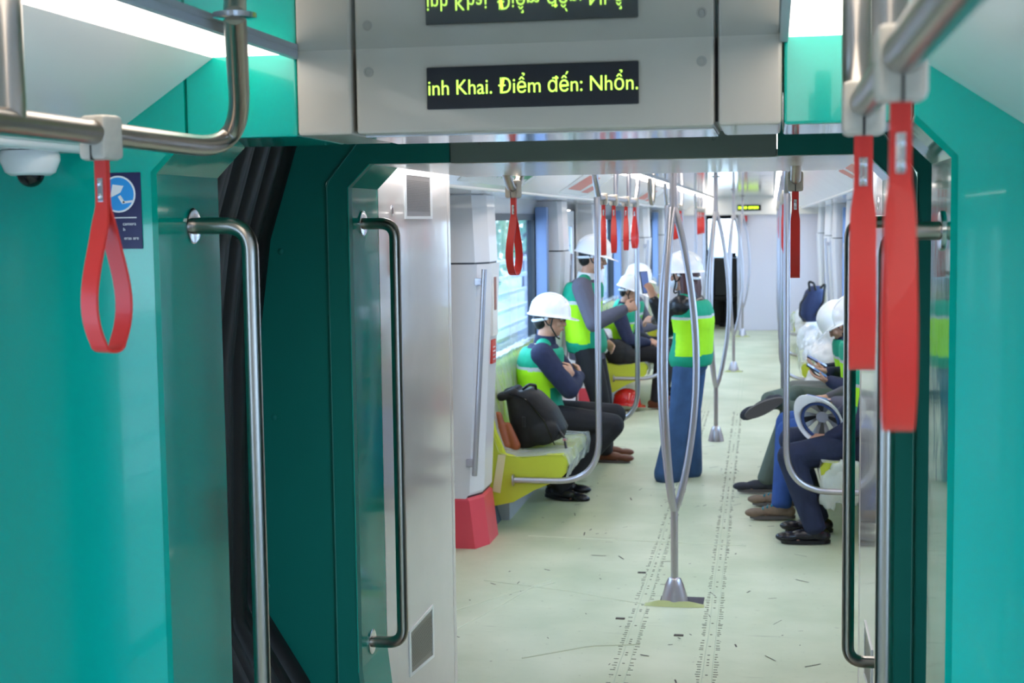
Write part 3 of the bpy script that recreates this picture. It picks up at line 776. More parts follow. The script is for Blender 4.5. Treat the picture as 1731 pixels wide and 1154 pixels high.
# ================================================================== DOOR PILLARS
PILG = mat('pillar_white', (220, 218, 222), .3, coat=.2)
def pillar(s, y0, y1, label, detail=False, flipy=False):
    t = thing('door_pillar', label, 'pillar', (s*1.15, (y0+y1)/2, 0))
    def sect(z, xa, w=.0, e=.0):
        # front face, chamfer, aisle face
        p = [(XW, y0+.005-e), (xa+.055, y0+.005-e), (xa, y0+.13-e), (xa, y1-.03+e), (xa+.03, y1+e), (XW, y1+e)]
        if flipy: p = [(a, y0+y1-b) for a, b in p]
        return [V((s*a, b, z)) for a, b in p]
    obj('upper_box', MB().rings([sect(1.535, 1.055), sect(1.89, 1.07)]), PILG, t, ang=20)
    obj('body', MB().rings([sect(.27, 1.125, e=.006), sect(.30, 1.105), sect(1.525, 1.045)]), PILG, t, ang=20)
    obj('joint', MB().rings([sect(1.525, 1.06, e=-.005), sect(1.535, 1.06, e=-.005)]), FRAMED, t, ang=20)
    obj('red_foot', MB().rings([sect(.0, 1.075, e=.012), sect(.26, 1.105, e=.012), sect(.275, 1.12, e=.0)]), REDBASE, t, ang=20)
    obj('foot_gap', MB().rings([sect(.270, 1.12), sect(.285, 1.112)]), BLACKP, t)
    # vertical steel handle at the chamfer
    yy = (y0-.022) if not flipy else (y1+.022)
    a = V((s*1.055, yy, 1.50)); b = V((s*1.125, yy, .40))
    h = obj('door_grip', MB().tube([a, b], .0145, 14), STEELFAR, t)
    for q in (.06, .94):
        c = a.lerp(b, q); obj('grip_bracket', MB().box(min(c.x, c.x+s*.05), max(c.x, c.x+s*.05), min(yy, yy+(.05 if not flipy else -.05)), max(yy, yy+(.05 if not flipy else -.05)), c.z-.02, c.z+.02, bev=.004), STEELFAR, h)
    if detail:
        obj('signal_slot', MB().box(min(s*1.045, s*1.06), max(s*1.045, s*1.06), y0+.20, y0+.26, 1.27, 1.45, bev=.003), COGNAC, t)
        obj('button_plate', MB().box(min(s*1.048, s*1.07), max(s*1.048, s*1.07), y0+.17, y0+.30, 1.13, 1.47, bev=.004), LEDGE, t)
        obj('red_notice', MB().box(min(s*1.058, s*1.075), max(s*1.058, s*1.075), y0+.18, y0+.28, .98, 1.11, bev=.001), SIGNRED, t)
        n = MB()
        for k in range(4): n.box(min(s*1.0565, s*1.059), max(s*1.0565, s*1.059), y0+.20, y0+.26-.01*(k % 2), 1.0+.022*k, 1.006+.022*k)
        obj('notice_print', n, SIGNW, t, smooth=False)
    return t
pillar(-1, 7.36, 7.74, 'white door pillar with steel grip and red foot, nearest on the left', True)
pillar(-1, 10.22, 10.66, 'white door pillar behind the standing man', flipy=True)
pillar(-1, 12.42, 12.80, 'white door pillar just before the second left bench')
pillar(-1, 15.25, 15.68, 'white door pillar just after the second left bench', flipy=True)
pillar(-1, 17.40, 17.80, 'white door pillar just before the farthest left bench')
pillar(-1, 20.25, 20.68, 'white door pillar just after the farthest left bench', flipy=True)
pillar(-1, 5.26, 5.62, 'white door pillar hidden beside the left off-white cabinet', flipy=True)
pillar(1, 7.34, 7.56, 'white door pillar before the nearest right bench')
pillar(1, 10.22, 10.66, 'white door pillar after the nearest right bench', flipy=True)
pillar(1, 12.42, 12.80, 'white door pillar before the second right bench')
pillar(1, 15.25, 15.68, 'white door pillar after the second right bench', flipy=True)
pillar(1, 17.40, 17.80, 'white door pillar before the farthest right bench')
pillar(1, 20.25, 20.68, 'white door pillar after the farthest right bench', flipy=True)

# ================================================================== BENCHES
def bench(s, y0, y1, label, cover=True):
    t = thing('passenger_bench', label, 'bench', (s*1.0, (y0+y1)/2, 0))
    pr = [(1.245, .17), (1.15, .155), (1.02, .19), (.90, .255), (.75, .315), (.715, .345), (.705, .40), (.73, .425), (.80, .415), (1.05, .395), (1.12, .42), (1.16, .52), (1.20, .88), (1.245, .90)]
    P = [(s*a, b) for a, b in pr]
    # yellow moulded shell: hollow pan and a solid end cheek at each end
    pan = [(s*a, b) for a, b in pr]
    mb = MB().prism(pan, y0+.05, y1-.05)
    obj('seat_shell', mb, YELLOW, t, ang=50)
    cheek = [(1.247, .15), (1.15, .135), (1.0, .17), (.88, .24), (.74, .30), (.70, .34), (.69, .41), (.72, .445), (.80, .44), (.95, .42), (1.05, .44), (1.10, .56), (1.13, .70), (1.20, .72), (1.247, .72)]
    for a, b in ((y0, y0+.055), (y1-.055, y1)):
        obj('end_cheek', MB().prism([(s*p, q) for p, q in cheek], a, b), YELLOW, t, ang=50)
    obj('pedestal', MB().box(min(s*1.08, s*1.2), max(s*1.08, s*1.2), y0+.3, y1-.3, 0.0, .17), LGREY, t, smooth=False)
    if cover:
        # clear plastic wrap: crumpled skin over seat and back
        pf = [(.70, .31), (.683, .38), (.70, .438), (.80, .434), (.92, .430), (1.02, .425), (1.085, .45), (1.125, .56), (1.15, .70), (1.175, .86), (1.19, .935), (1.24, .94)]
        ny = 46; rs = []
        rnd = random.Random(int(y0*10)+(5 if s > 0 else 0))
        for i in range(ny+1):
            y = y0-.015+(y1-y0+.03)*i/ny
            rs.append([V((s*(a-abs(rnd.gauss(0, .006))), y+rnd.gauss(0, .006), b+abs(rnd.gauss(0, .006)))) for a, b in pf])
        obj('plastic_cover', MB().rings(rs, closed=False, cap=False), PLASTIC, t, fixn=False)
    return t
b1 = bench(-1, 7.80, 9.98, 'yellow bench under clear plastic on the left, with the black backpack')
for yy_, z_ in ((7.796, .30),):
    tp = thing('masking_tape', 'strip of cream tape on the end of the nearest left bench', 'tape', (-1.08, yy_, z_))
    obj('tape_strip', MB().prism([(-1.085, .44), (-1.04, .44), (-1.075, .22), (-1.12, .23)], yy_-.002, yy_), mat('tape_cream', (226, 214, 168), .6), tp, smooth=False)
bench(-1, 12.95, 15.1, 'yellow bench under clear plastic on the left, second from the camera')
bench(-1, 17.95, 20.1, 'yellow bench on the left, farthest down the car')
br_ = bench(1, 7.72, 9.98, 'yellow bench under clear plastic on the right, carrying the row of men')
bench(1, 12.95, 15.1, 'yellow bench wrapped in milky plastic on the right, under the navy backpack')
bench(1, 17.95, 20.1, 'yellow bench on the right, farthest down the car')

# ================================================================== ROUTE MAP, CEILING POSTERS, END PARTITION
def cove_pt(s, u, y, off=.001):
    """u=0 at the light strip, 1 at the ledge"""
    a = V((s*.622, y, 2.07)); b = V((s*.87, y, 1.905)); n = V((-s*.165, 0, -.248)).normalized()
    return a.lerp(b, u)+n*off
def cove_quad(mb, s, u0, u1, ya, yb, off, sk=0.):
    mb.quad(cove_pt(s, u0, ya+sk, off), cove_pt(s, u0, yb+sk, off), cove_pt(s, u1, yb, off), cove_pt(s, u1, ya, off)); return mb
def route_map(s, y0, y1, label):
    t = thing('route_map', label, 'sign', (s*.75, (y0+y1)/2, 1.98))
    obj('map_sheet', cove_quad(MB(), s, .12, .9, y0, y1, .0015), SIGNW, t, smooth=False, fixn=False)
    g = cove_quad(MB(), s, .56, .66, y0+.08, y1-.1, .0025)
    k = MB(); n = 13
    for i in range(n):
        y = y0+.1+(y1-y0-.22)*i/(n-1); cove_quad(g, s, .50, .72, y, y+.018, .0028)
        cove_quad(k, s, .24, .44, y+.03, y+.036, .0028, .03)
    obj('route_line', g, MAPG, t, smooth=False, fixn=False)
    obj('station_marks', k, MAPD, t, smooth=False, fixn=False)
route_map(-1, 5.75, 7.25, 'white route map with a green line on the ceiling slope at left')
def ad(s, y0, y1, label, c):
    t = thing('ceiling_poster', label, 'poster', (s*.75, (y0+y1)/2, 1.98))
    obj('poster_sheet', cove_quad(MB(), s, .1, .92, y0, y1, .0015), SIGNW, t, smooth=False, fixn=False)
    r = MB(); cove_quad(r, s, .25, .75, y0+.15, y0+.55*(y1-y0), .0028, .1)
    cove_quad(r, s, .55, .8, y0+.65*(y1-y0), y1-.1, .0028, .1)
    obj('poster_print', r, c, t, smooth=False, fixn=False)
PALERED = mat('poster_red', (222, 130, 120), .4)
ad(-1, 8.6, 9.9, 'white poster with pale red print on the ceiling slope above the standing man', PALERED)
ad(-1, 13.2, 14.8, 'white poster with pale red print farther along the left ceiling slope', PALERED)
ad(1, 6.0, 7.3, 'white poster with pale red print on the ceiling slope at right', PALERED)

wb = struct('wall_back')
WB = mat('back_wall', (216, 214, 226), .35)
ox0, ox1 = -.62, -.075
for nm, a in (('partition_panel', (ox1, XW, YB, YB+.05, 0, 1.80)), ('partition_panel', (-XW, ox0, YB, YB+.05, 0, 1.80)), ('header_panel', (-XW, XW, YB-.06, YB+.05, 1.80, 2.10))):
    obj(nm, MB().box(*a, bev=.006), WB if nm[0] == 'p' else COVE, wb)
obj('opening_frame', MB().box(ox0, ox0+.03, YB-.01, YB+.06, 0, 1.8).box(ox1-.03, ox1, YB-.01, YB+.06, 0, 1.8), LGREY, wb, smooth=False)
dp = thing('led_display', 'tiny far destination display glowing green over the end partition', 'display', (.08, YB-.07, 1.9))
obj('display_case', MB().box(-.10, .26, YB-.075, YB-.061, 1.865, 1.955, bev=.004), LED_BG, dp)
lm = MB(); xx = -.085
for i, wd in enumerate((.03, .02, .03, .015, .03, .0, .03, .03, .02, .03, .015, .02)):
    if wd: lm.box(xx, xx+wd*.8, YB-.078, YB-.0755, 1.893, 1.93)
    xx += wd*.8+.007 if wd else .018
obj('glowing_letters', lm, mat('led_far', (190, 240, 40), .5, emit=(190, 240, 40), es=1.3), dp, smooth=False)
# driving cab
struct('wall_cab_left', MB().box(-XW, -XW+.04, YB+.05, 24.4, 0, 2.1), WALLW, smooth=False)
struct('wall_cab_right', MB().box(XW-.04, XW, YB+.05, 24.4, 0, 2.1), WALLW, smooth=False)
cf = MB().box(-XW, XW, 24.4, 24.46, 0, 1.12).box(-XW, -.68, 24.4, 24.46, 1.12, 1.80).box(.2, XW, 24.4, 24.46, 1.12, 1.80).box(-XW, XW, 24.4, 24.46, 1.74, 2.1)
struct('wall_cab_front', cf, BLACKP, smooth=False)
struct('ceiling_cab', MB().box(-XW, XW, YB+.05, 24.4, 2.08, 2.1), WALLW, smooth=False)
wn += 1
ws = struct('window_%d' % wn, MB().box(-.68, -.64, 24.39, 24.47, 1.12, 1.74).box(.16, .2, 24.39, 24.47, 1.12, 1.74), FRAMED, smooth=False)
obj('window_pane', MB().box(-.64, .16, 24.42, 24.43, 1.12, 1.74), GLASS, ws, smooth=False)
cn = thing('driver_console', 'dark driving console with screens seen through the far cab opening', 'console', (-.35, 24, 0))
obj('desk', MB().prism([(23.75, 0), (24.38, 0), (24.38, 1.12), (24.1, 1.10), (23.75, .86)], -.75, .15, axis='x'), BLACKP, cn, smooth=False)
obj('monitor', MB().box(-.34, -.16, 24.05, 24.09, 1.02, 1.18, bev=.005), BLACKG, cn)
obj('desk_edge', MB().box(-.75, .15, 23.73, 23.76, .84, .88, bev=.005), LGREY, cn)
ds = thing('cab_chair', 'black driver seat behind the open cab door at the far end', 'seat', (-.30, 23.2, 0))
obj('backrest', MB().box(-.50, -.12, 23.1, 23.22, .5, 1.12, bev=.04), BLACKP, ds)
obj('cushion', MB().box(-.50, -.12, 23.15, 23.6, .42, .54, bev=.04), BLACKP, ds)
obj('pedestal', MB().lathe([(.12, 0), (.10, .04), (.05, .06), (.05, .42)], (-.31, 23.35, 0), 20), BLACKP, ds)
EX = mat('far_red', (196, 60, 60), .4)
eb = thing('emergency_box', 'small red and black box hanging over the far cab opening', 'box', (.02, YB-.02, 1.72))
obj('box', MB().box(-.01, .05, YB-.07, YB-.001, 1.70, 1.79, bev=.004), EX, eb)
obj('bracket', MB().box(-.0, .04, YB-.06, YB-.001, 1.64, 1.70, bev=.004), BLACKP, eb)

# ================================================================== OUTSIDE
og = struct('ground', MB().box(-60, 60, -40, 90, -1.3, -1.1), CONC, smooth=False)
for s in (-1, 1):
    nm = 'left' if s < 0 else 'right'
    rl = thing('parapet_railing', 'pale horizontal railing outside the %s windows' % nm, 'railing', (s*3.1, 8, -1.1))
    for z in (.30, .52, .74, .96, 1.18): obj('rail', MB().box(min(s*3.1, s*3.15), max(s*3.1, s*3.15), -6, 70, z, z+.05), BUILDW, rl, smooth=False)
    for k in range(25): obj('post', MB().box(min(s*3.15, s*3.22), max(s*3.15, s*3.22), -6+3*k, -5.93+3*k, -1.1, 1.25), LGREY, rl, smooth=False)
    obj('parapet', MB().box(min(s*3.1, s*3.4), max(s*3.1, s*3.4), -6, 70, -1.1, .2), CONC, rl, smooth=False)
def block(x, y, wx, wy, h, label, c):
    t = thing('apartment_block', label, 'building', (x, y, -1.1))
    obj('wall', MB().box(x-wx/2, x+wx/2, y-wy/2, y+wy/2, -12, h), c, t, smooth=False)
    g = MB(); sx = -1 if x > 0 else 1; xf = x+sx*wx/2
    z = -2
    while z < h-2:
        g.box(min(xf, xf+sx*.1), max(xf, xf+sx*.1), y-wy/2+1, y+wy/2-1, z, z+1.4); z += 3
    obj('window_band', g, BUILDG, t, smooth=False)
for a in ((-46, 30, 14, 30, 26, 'tall pale block with long window bands beyond the left railing', BUILDW), (-40, 70, 16, 26, 18, 'pale block farther off beyond the left railing', BUILDW), (-44, -14, 14, 34, 20, 'pale block beyond the near car\'s left windows', BUILDW), (44, -6, 12, 30, 22, 'pale block beyond the near car\'s right windows', BUILDW), (42, 46, 14, 40, 16, 'pale block beyond the right railing', BUILDW)): block(*a)
def tree(x, y, h, r, label, g):
    t = thing('tree', label, 'tree', (x, y, -1.1), 0, g)
    obj('trunk', MB().tube([(x, y, -3), (x+.1, y, h*.4), (x, y, h*.7)], [.2, .15, .06], 8), BARK, t)
    rn = random.Random(int(x*7+y)); mb = MB()
    for _ in range(420):
        d = V((rn.gauss(0, 1), rn.gauss(0, 1), rn.gauss(0, .9))).normalized()*r*rn.uniform(.55, 1); c = V((x, y, h*.72))+d
        u = V((rn.gauss(0, 1), rn.gauss(0, 1), rn.gauss(0, 1))).normalized(); v_ = u.orthogonal().normalized(); q = rn.uniform(.16, .3)
        mb.add([c-u*q, c+v_*q*.5, c+u*q, c-v_*q*.5], [(0, 1, 2, 3)])
    tag(obj('crown', mb, LEAF, t, smooth=False, fixn=False), kind='stuff')
for x, y, h, r in ((-9, 30, 2.2, 1.8), (-9.5, 36, 2.4, 2.0), (-9, 43, 2.6, 2.2), (-10, 51, 2.4, 2.4), (-10, 60, 3, 2.8), (-11, 72, 3.0, 3), (-12, 88, 3, 3.6)): tree(x, y, h, r, 'bushy green tree beyond the left railing, %s from the camera' % {30: 'nearest', 36: 'second', 43: 'third', 51: 'fourth', 60: 'fifth', 72: 'sixth', 88: 'farthest'}[y], 'trees beyond the left railing')

# ================================================================== PEOPLE
def unit(v): return V(v).normalized()
def ik(a, b, la, lb, pole):
    """joint between a and b for two bones, bent towards pole"""
    a = V(a); b = V(b); d = b-a; L = min(d.length, (la+lb)*.999); u = d.normalized()
    x = (la*la-lb*lb+L*L)/(2*L); h = math.sqrt(max(la*la-x*x, 0))
    p = V(pole); p = (p-u*p.dot(u)).normalized()
    return a+u*x+p*h
def hand(mb, w, d, n, L=.175, curl=.5, side=1, spread=1., r=1., thumb=.6):
    """palm and five fingers: w wrist, d pointing direction, n palm normal, side +1: thumb on the d x n side"""
    d = unit(d); n = V(n); n = (n-d*n.dot(d)).normalized(); s = d.cross(n)*side
    pw = .036
    mb.ell(V(w)+d*.045, (pw, .048, .0155), (s, d, n), n=12)
    mb.cap(w-d*.01, V(w)+d*.03, .021*r, .024*r, n=10)
    for i, (off, ln) in enumerate(((.0265, .92), (.009, 1.02), (-.009, .96), (-.0255, .76))):
        base = V(w)+d*.075+s*off; q = V(w)+d*.03+s*off*.6
        seg = [.036*ln, .026*ln, .020*ln]; pts = [q, base]; a = curl*(.75+.08*i)*.8; dd = d
        for sl in seg:
            ang = a; dd = (dd*math.cos(ang)+n*math.sin(ang)).normalized(); pts.append(pts[-1]+(dd+s*off*1.2*spread*(1-curl)).normalized()*sl); a = curl*1.05
        mb.chain(pts, [.0105, .0098, .0090, .0082, .0070])
    b0 = V(w)+d*.018+s*.022; t1 = b0+(d*.55+s*.75+n*.25).normalized()*.036
    td = (d*.85+s*.15+n*thumb).normalized(); t2 = t1+td*.028; t3 = t2+(td+n*thumb*.5).normalized()*.022
    mb.chain([b0, t1, t2, t3], [.0125, .0112, .0098, .0080])
def torso_rings(pelvis, neck, side_p, side_c, fwd, k, inflate=0., t0=-.05, t1=1.0, bend=.03):
    """elliptic sections from pelvis to the neck base"""
    P = V(pelvis); N = V(neck); out = []
    T = [(-.16, .150, .105), (-.05, .168, .118), (.06, .166, .116), (.22, .152, .106), (.40, .148, .104), (.58, .160, .112), (.74, .170, .116), (.86, .168, .108), (.93, .140, .092), (.98, .095, .078), (1.03, .064, .062)]
    up = (N-P).normalized()
    for t, a, b in T:
        if t < t0-1e-6 or t > t1+1e-6: continue
        s = V(side_p).lerp(V(side_c), max(0, min(1, t))).normalized()
        f = up.cross(s)*-1
        if f.dot(V(fwd)) < 0: f = -f
        c = P.lerp(N, t)+(-V(fwd))*bend*math.sin(PI*max(0, min(1, t)))
        out.append([c+s*((a*k+inflate)*math.cos(2*PI*i/24))+f*((b*k+inflate)*math.sin(2*PI*i/24)) for i in range(24)])
    return out
def shoe(root, ank, toe_dir, m, sole_m, L=.27, name='shoe', up=V((0, 0, 1)), kind='low', acc=None):
    """ank: ankle point; sole at ank - up*.075"""
    d = unit(toe_dir); up = V(up); up = (up-d*up.dot(d)).normalized(); s = d.cross(up)
    a = V(ank); z0 = a-up*.078
    mb = MB()
    mb.ell(z0-d*.035+up*.040, (.036, .050, .040), (s, d, up), n=12)
    mb.ell(z0+d*.05+up*.040, (.040, .085, .036), (s, d, up), n=12)
    mb.ell(z0+d*(L-.125)+up*.032, (.044, .070, .028), (s, d, up), n=12)
    mb.cap(a-up*.01-d*.005, z0+up*.05-d*.01, .043, .042)
    if kind == 'boot': mb.cap(a+up*.03, a-up*.02, .047, .046)
    sh = remeshed(name, mb, m, root, .007, 3)
    sm = MB(); n = 22; rr = [[], []]
    for k, (zz, e) in enumerate(((-.001, 0), (.018, .002))):
        for i in range(n):
            t = 2*PI*i/n; x = math.cos(t); y = math.sin(t)
            wdt = .040+.006*x+e; rr[k].append(z0+d*((L/2-.004+e)*x+L/2-.085)+s*(wdt*y)+up*zz)
    obj('sole', MB().rings(rr), sole_m, sh)
    if acc:
        lb = MB()
        for q in (.02, .045, .07): lb.tube([z0+d*(.03+q)+s*.026+up*(.083-q*.33), z0+d*(.04+q)-s*.026+up*(.083-q*.33)], .0065, 6)
        obj('laces', lb, acc, sh)
    return sh
def helmet(parent, hc, hf, hu, name='hard_hat', m=None, as_thing=None):
    m = m or HELM; hf = unit(hf); hu = V(hu); hu = (hu-hf*hu.dot(hf)).normalized(); hs = hf.cross(hu)
    c = V(hc)+hu*.030-hf*.004
    rs = []; n = 40
    def ring(th, infl=0., dz=0.):
        st, ct = math.sin(th), math.cos(th); out = []
        for i in range(n):
            a = 2*PI*i/n; rx, ry, rz = .108+infl, .132+infl, .118+infl
            rid = .006*math.exp(-((math.cos(a)/.22)**2))*(1 if st > .05 else .5)
            out.append(c+hs*(rx*st*math.cos(a))+hf*(ry*st*math.sin(a))+hu*(rz*ct+dz+rid*ct))
        return out
    for i in range(0, 13): rs.append(ring(max(.02, PI/2*i/12)))
    # flare to a rim, wide at the front
    def rim(ex, fx, dz):
        out = []
        for i in range(n):
            a = 2*PI*i/n; f = max(0, math.sin(a))
            out.append(c+hs*((.108+ex+.004*f)*math.cos(a))+hf*((.132+ex+fx*f**2.2)*math.sin(a))+hu*(dz-.016*f**3))
        return out
    rs += [rim(.002, .002, -.010), rim(.006, .020, -.016), rim(.013, .046, -.021), rim(.013, .046, -.025), rim(.004, .02, -.022), rim(-.004, 0, -.014)]
    # inner liner so the shell has thickness
    for i in range(10, -1, -2): rs.append(ring(max(.02, PI/2*i/12), -.005))
    mb = MB().rings(rs, cap=False)
    sh = obj(name, mb, m, parent, ang=60)
    rg = MB()
    for off in (-.028, 0, .028):
        pts = []
        for i in range(13):
            th = PI/2*(-.72+1.3*i/12); pts.append(c+hs*off*(1-.1*abs(math.sin(th)))+hf*(.132*math.sin(th))*.985+hu*(.119*math.cos(th))*(.97 if off else 1.0))
        rg.tube(pts, .005, 8)
    obj('ridge', rg, m, sh)
    return sh, c, hs
def chinstrap(parent, hc, hf, hu, c):
    hf = unit(hf); hu = V(hu); hs = hf.cross(hu)
    mb = MB()
    for s in (-1, 1):
        mb.tube(fillet([c+hs*s*.098+hf*.03+hu*-.02, c+hs*s*.082+hf*.02+hu*-.085, V(hc)+hs*s*.045+hf*.055+hu*-.108, V(hc)+hf*.070+hu*-.122], .03, 4), .0055, 6)
        mb.tube(fillet([c+hs*s*.1-hf*.04+hu*-.018, c+hs*s*.084-hf*.0+hu*-.075, c+hs*s*.082+hf*.015+hu*-.08], .02, 3), .0045, 6)
    obj('chin_strap', mb, BLACKP, parent)
    hb = MB().tube([V(c)+hs*(.090*math.cos(t))+hf*(-.105*math.sin(t))+hu*(-.035-.03*math.sin(t)) for t in [PI*i/14 for i in range(15)]], .010, 8)
    obj('head_band', hb, HELM, parent)
def person(label, root, pelvis, face, neck, legs, arms, head, top, trousers, shoes, vest=True, hair=HAIRB, long_hair=False, helm=True, glasses=False, k=1., chest_side=None, wide=False, undershirt=None, female=False, jacket_long=0., cuff=None, mask=False, kshoe=.27, cat='person', heel_d=None):
    """legs: [(knee, ankle, toe_dir, up)], arms: [(wrist, elbow_pole, hand dir, palm normal, curl, side)] ordered (left, right)"""
    t = thing('person', label, cat, root)
    P = V(pelvis); N = V(neck); F = unit(face); S = F.cross(V((0, 0, 1))).normalized()     # S = person's right
    CS = unit(chest_side) if chest_side else S
    up = (N-P).normalized(); CF = CS.cross(up)*-1
    if CF.dot(F) < 0: CF = -CF
    hd, hdir, hup = V(head[0]), unit(head[1]), unit(head[2])
    hup = (hup-hdir*hup.dot(hdir)).normalized(); hs = hdir.cross(hup)
    body = MB()
    body.rings(torso_rings(P, N, S, CS, CF, k*.93, -.006, -.16, 1.03))
    body.cap(N-up*.03, hd-hup*.055-hdir*.015, .056*k, .052*k)
    # head
    body.ell(hd+hup*.018-hdir*.012, (.074*k, .095*k, .098*k), (hs, hdir, hup), n=20)
    body.ell(hd-hup*.048+hdir*.020, (.056*k, .064*k, .062*k), (hs, hdir, hup), n=16)
    body.ell(hd-hup*.088+hdir*.050, (.027*k, .024*k, .022*k), (hs, hdir, hup), n=12)
    body.cap(hd+hup*.005+hdir*.078, hd-hup*.030+hdir*.096, .0095, .0125, n=10)
    for s in (-1, 1):
        body.ell(hd-hup*.030+hdir*.088+hs*s*.012, (.008, .008, .007), (hs, hdir, hup), n=8)
        body.ell(hd+hup*.022+hdir*.074+hs*s*.028, (.024, .012, .008), (hs, hdir, hup), n=10)
        body.ell(hd-hup*.022+hdir*.062+hs*s*.036, (.022, .020, .022), (hs, hdir, hup), n=10)
        body.ell(hd-hup*.008-hdir*.008+hs*s*.078*k, (.008, .019, .032), (hs, (hdir+hup*-.2).normalized(), hup), n=12)
    body.ell(hd-hup*.056+hdir*.080, (.024, .009, .0055), (hs, hdir, hup), n=10)
    body.ell(hd-hup*.067+hdir*.078, (.021, .010, .0065), (hs, hdir, hup), n=10)
    # arms and legs
    la, lf = .285*k, .245*k; sh = []; el = []; wr = []
    pants = MB(); torsoc = MB(); sleeves = []
    for i, (w_, pole, hdv, pn_, curl, sd) in enumerate(arms):
        s = -1 if i == 0 else 1
        a = P.lerp(N, .87)+CS*s*.172*k; e = ik(a, w_, la, lf, pole)
        w2 = e+(V(w_)-e).normalized()*lf
        body.chain([P.lerp(N, .84)+CS*s*.09*k, a, e, w2], [.060*k, .050*k, .038*k, .026*k])
        hand(body, w2, hdv, pn_, curl=curl, side=sd)
        sh.append(a); el.append(e); wr.append(w2)
    for i, (kn, an, td, upv) in enumerate(legs):
        s = -1 if i == 0 else 1
        h = P+S*s*.088*k-V((0, 0, .01))
        body.chain([h, V(kn), V(an)], [.078*k, .052*k, .036*k])
        mid = V(kn).lerp(V(an), .3)
        body.ell(mid, .050*k, n=12)
        d = unit(td); body.ell(V(an)-V(upv)*.045+d*.06, (.034, .10, .028), (d.cross(V(upv)), d, V(upv)), n=12)
        # trouser leg
        kn = V(kn); an = V(an); ln = (an-kn).normalized(); end = an+ln*(.015 if not wide else .035)
        if wide: pants.chain([h, kn, end], [.100*k, .078*k, .104*k])
        else:
            pants.chain([h, h.lerp(kn, .5), kn, kn.lerp(end, .45), end-ln*.03], [.102*k, .092*k, .075*k, .070*k, .060*k])
            pants.tube([end-ln*.05, end], [.058*k, .060*k], 14)
        # fold rolls at knee and ankle
        pants.ell(kn.lerp(end, .93), (.063*k if not wide else .07, .063*k if not wide else .07, .014), n=12)
    bo = remeshed('body', body, SKIN, t, .0068, 3)
    pants.rings(torso_rings(P, N, S, CS, CF, k, .006, -.16, .22))
    pants.ell(P-V((0, 0, .055)), (.155*k, .125*k, .09*k), (S, F, V((0, 0, 1))), n=18)
    remeshed('trousers', pants, trousers, t, .0095, 4)
    # top: torso plus sleeves
    torsoc.rings(torso_rings(P-up*jacket_long, N, S, CS, CF, k, .012, -.05, .98))
    for i in (0, 1):
        s = -1 if i == 0 else 1
        wv = el[i]+(wr[i]-el[i])*.97
        torsoc.chain([P.lerp(N, .84)+CS*s*.08*k, sh[i], sh[i].lerp(el[i], .5), el[i], el[i].lerp(wv, .5), wv], [.078*k, .076*k, .070*k, .062*k, .055*k, .041*k])
        ax = (wv-el[i]).normalized()
        for q in (.12, .3): torsoc.ell(el[i].lerp(sh[i], q), (.060*k, .060*k, .02), (ax.orthogonal().normalized(), ax.cross(ax.orthogonal().normalized()), ax), n=12)
    remeshed('jacket', torsoc, top, t, .0085, 3)
    if undershirt or True:
        co = MB(); nb = P.lerp(N, 1.0)
        co.tube([nb-up*.02+CF*.004, nb+up*.045+CF*.008], [.076*k, .064*k], 18)
        obj('collar', co, undershirt or top, t)
    if cuff:
        for i in (0, 1):
            ax = (wr[i]-el[i]).normalized(); obj('cuff', MB().tube([wr[i]-ax*.025, wr[i]+ax*.006], [.036*k, .035*k], 14), cuff, t)
    if vest:
        vb = MB(); vb.rings(torso_rings(P, N, S, CS, CF, k, .036, -.05, .93)); vb.rings([[p for p in r] for r in torso_rings(P, N, S, CS, CF, k, .036, -.16, .06)])
        for i in (0, 1):
            s = -1 if i == 0 else 1
            vb.cap(P.lerp(N, .965)+CS*s*.05*k, P.lerp(N, .905)+CS*s*.125*k, .052*k, .058*k)
        L = (N-P).length
        def fn(p):
            q = p-P; tt = q.dot(up)/L; fr = q.dot(CF); sdv = q.dot(CS)
            if tt > .70: return 0
            if tt > .655: return 2
            if tt < .05: return 0
            if fr > .055 and tt < .42 and abs(sdv) > .02: return 0
            if fr > .06 and abs(sdv) < .022: return 0
            return 1
        vo = remeshed('safety_vest', vb, [VTEAL, VLIME, VGREY], t, .009, 3, fn)
    # head details
    ey = MB(); ir = MB(); br = MB()
    for s in (-1, 1):
        ey.ell(hd+hup*.006+hdir*.076*k+hs*s*.028, (.0125, .0105, .0075), (hs, hdir, hup), n=12)
        ir.ell(hd+hup*.006+hdir*.0845*k+hs*s*.028, (.0055, .003, .0055), (hs, hdir, hup), n=10)
        br.tube([hd+hup*.026+hdir*.085+hs*s*.012, hd+hup*.031+hdir*.086+hs*s*.03, hd+hup*.025+hdir*.076+hs*s*.046], [.0028, .0036, .002], 6)
    obj('eyeball', ey, SIGNW, t); obj('iris', ir, BLACKG, t); obj('eyebrow', br, HAIRB, t)
    obj('lips', MB().ell(hd-hup*.061+hdir*.0865, (.021, .005, .007), (hs, hdir, hup), n=10), mat('lips', (176, 104, 92), .5), t)
    hr = MB()
    hr.ell(hd+hup*.030-hdir*.022, (.082*k, .098*k, .094*k), (hs, hdir, hup), n=18)
    hr.ell(hd-hup*.018-hdir*.050, (.070*k, .060*k, .066*k), (hs, hdir, hup), n=16)
    if long_hair:
        for s in (-1, -.4, .4, 1):
            hr.chain([hd+hup*.0-hdir*.045+hs*s*.055, hd-hup*.09-hdir*.055+hs*s*.062, hd-hup*.20-hdir*.05+hs*s*.06, hd-hup*.27-hdir*.03+hs*s*.05], [.045, .042, .036, .018])
    remeshed('hair', hr, hair, t, .009, 2)
    if helm:
        tilt = (hup-hdir*.06).normalized()
        h_, c_, _ = helmet(t, hd+hup*.012, hdir, tilt)
        chinstrap(t, hd, hdir, hup, c_)
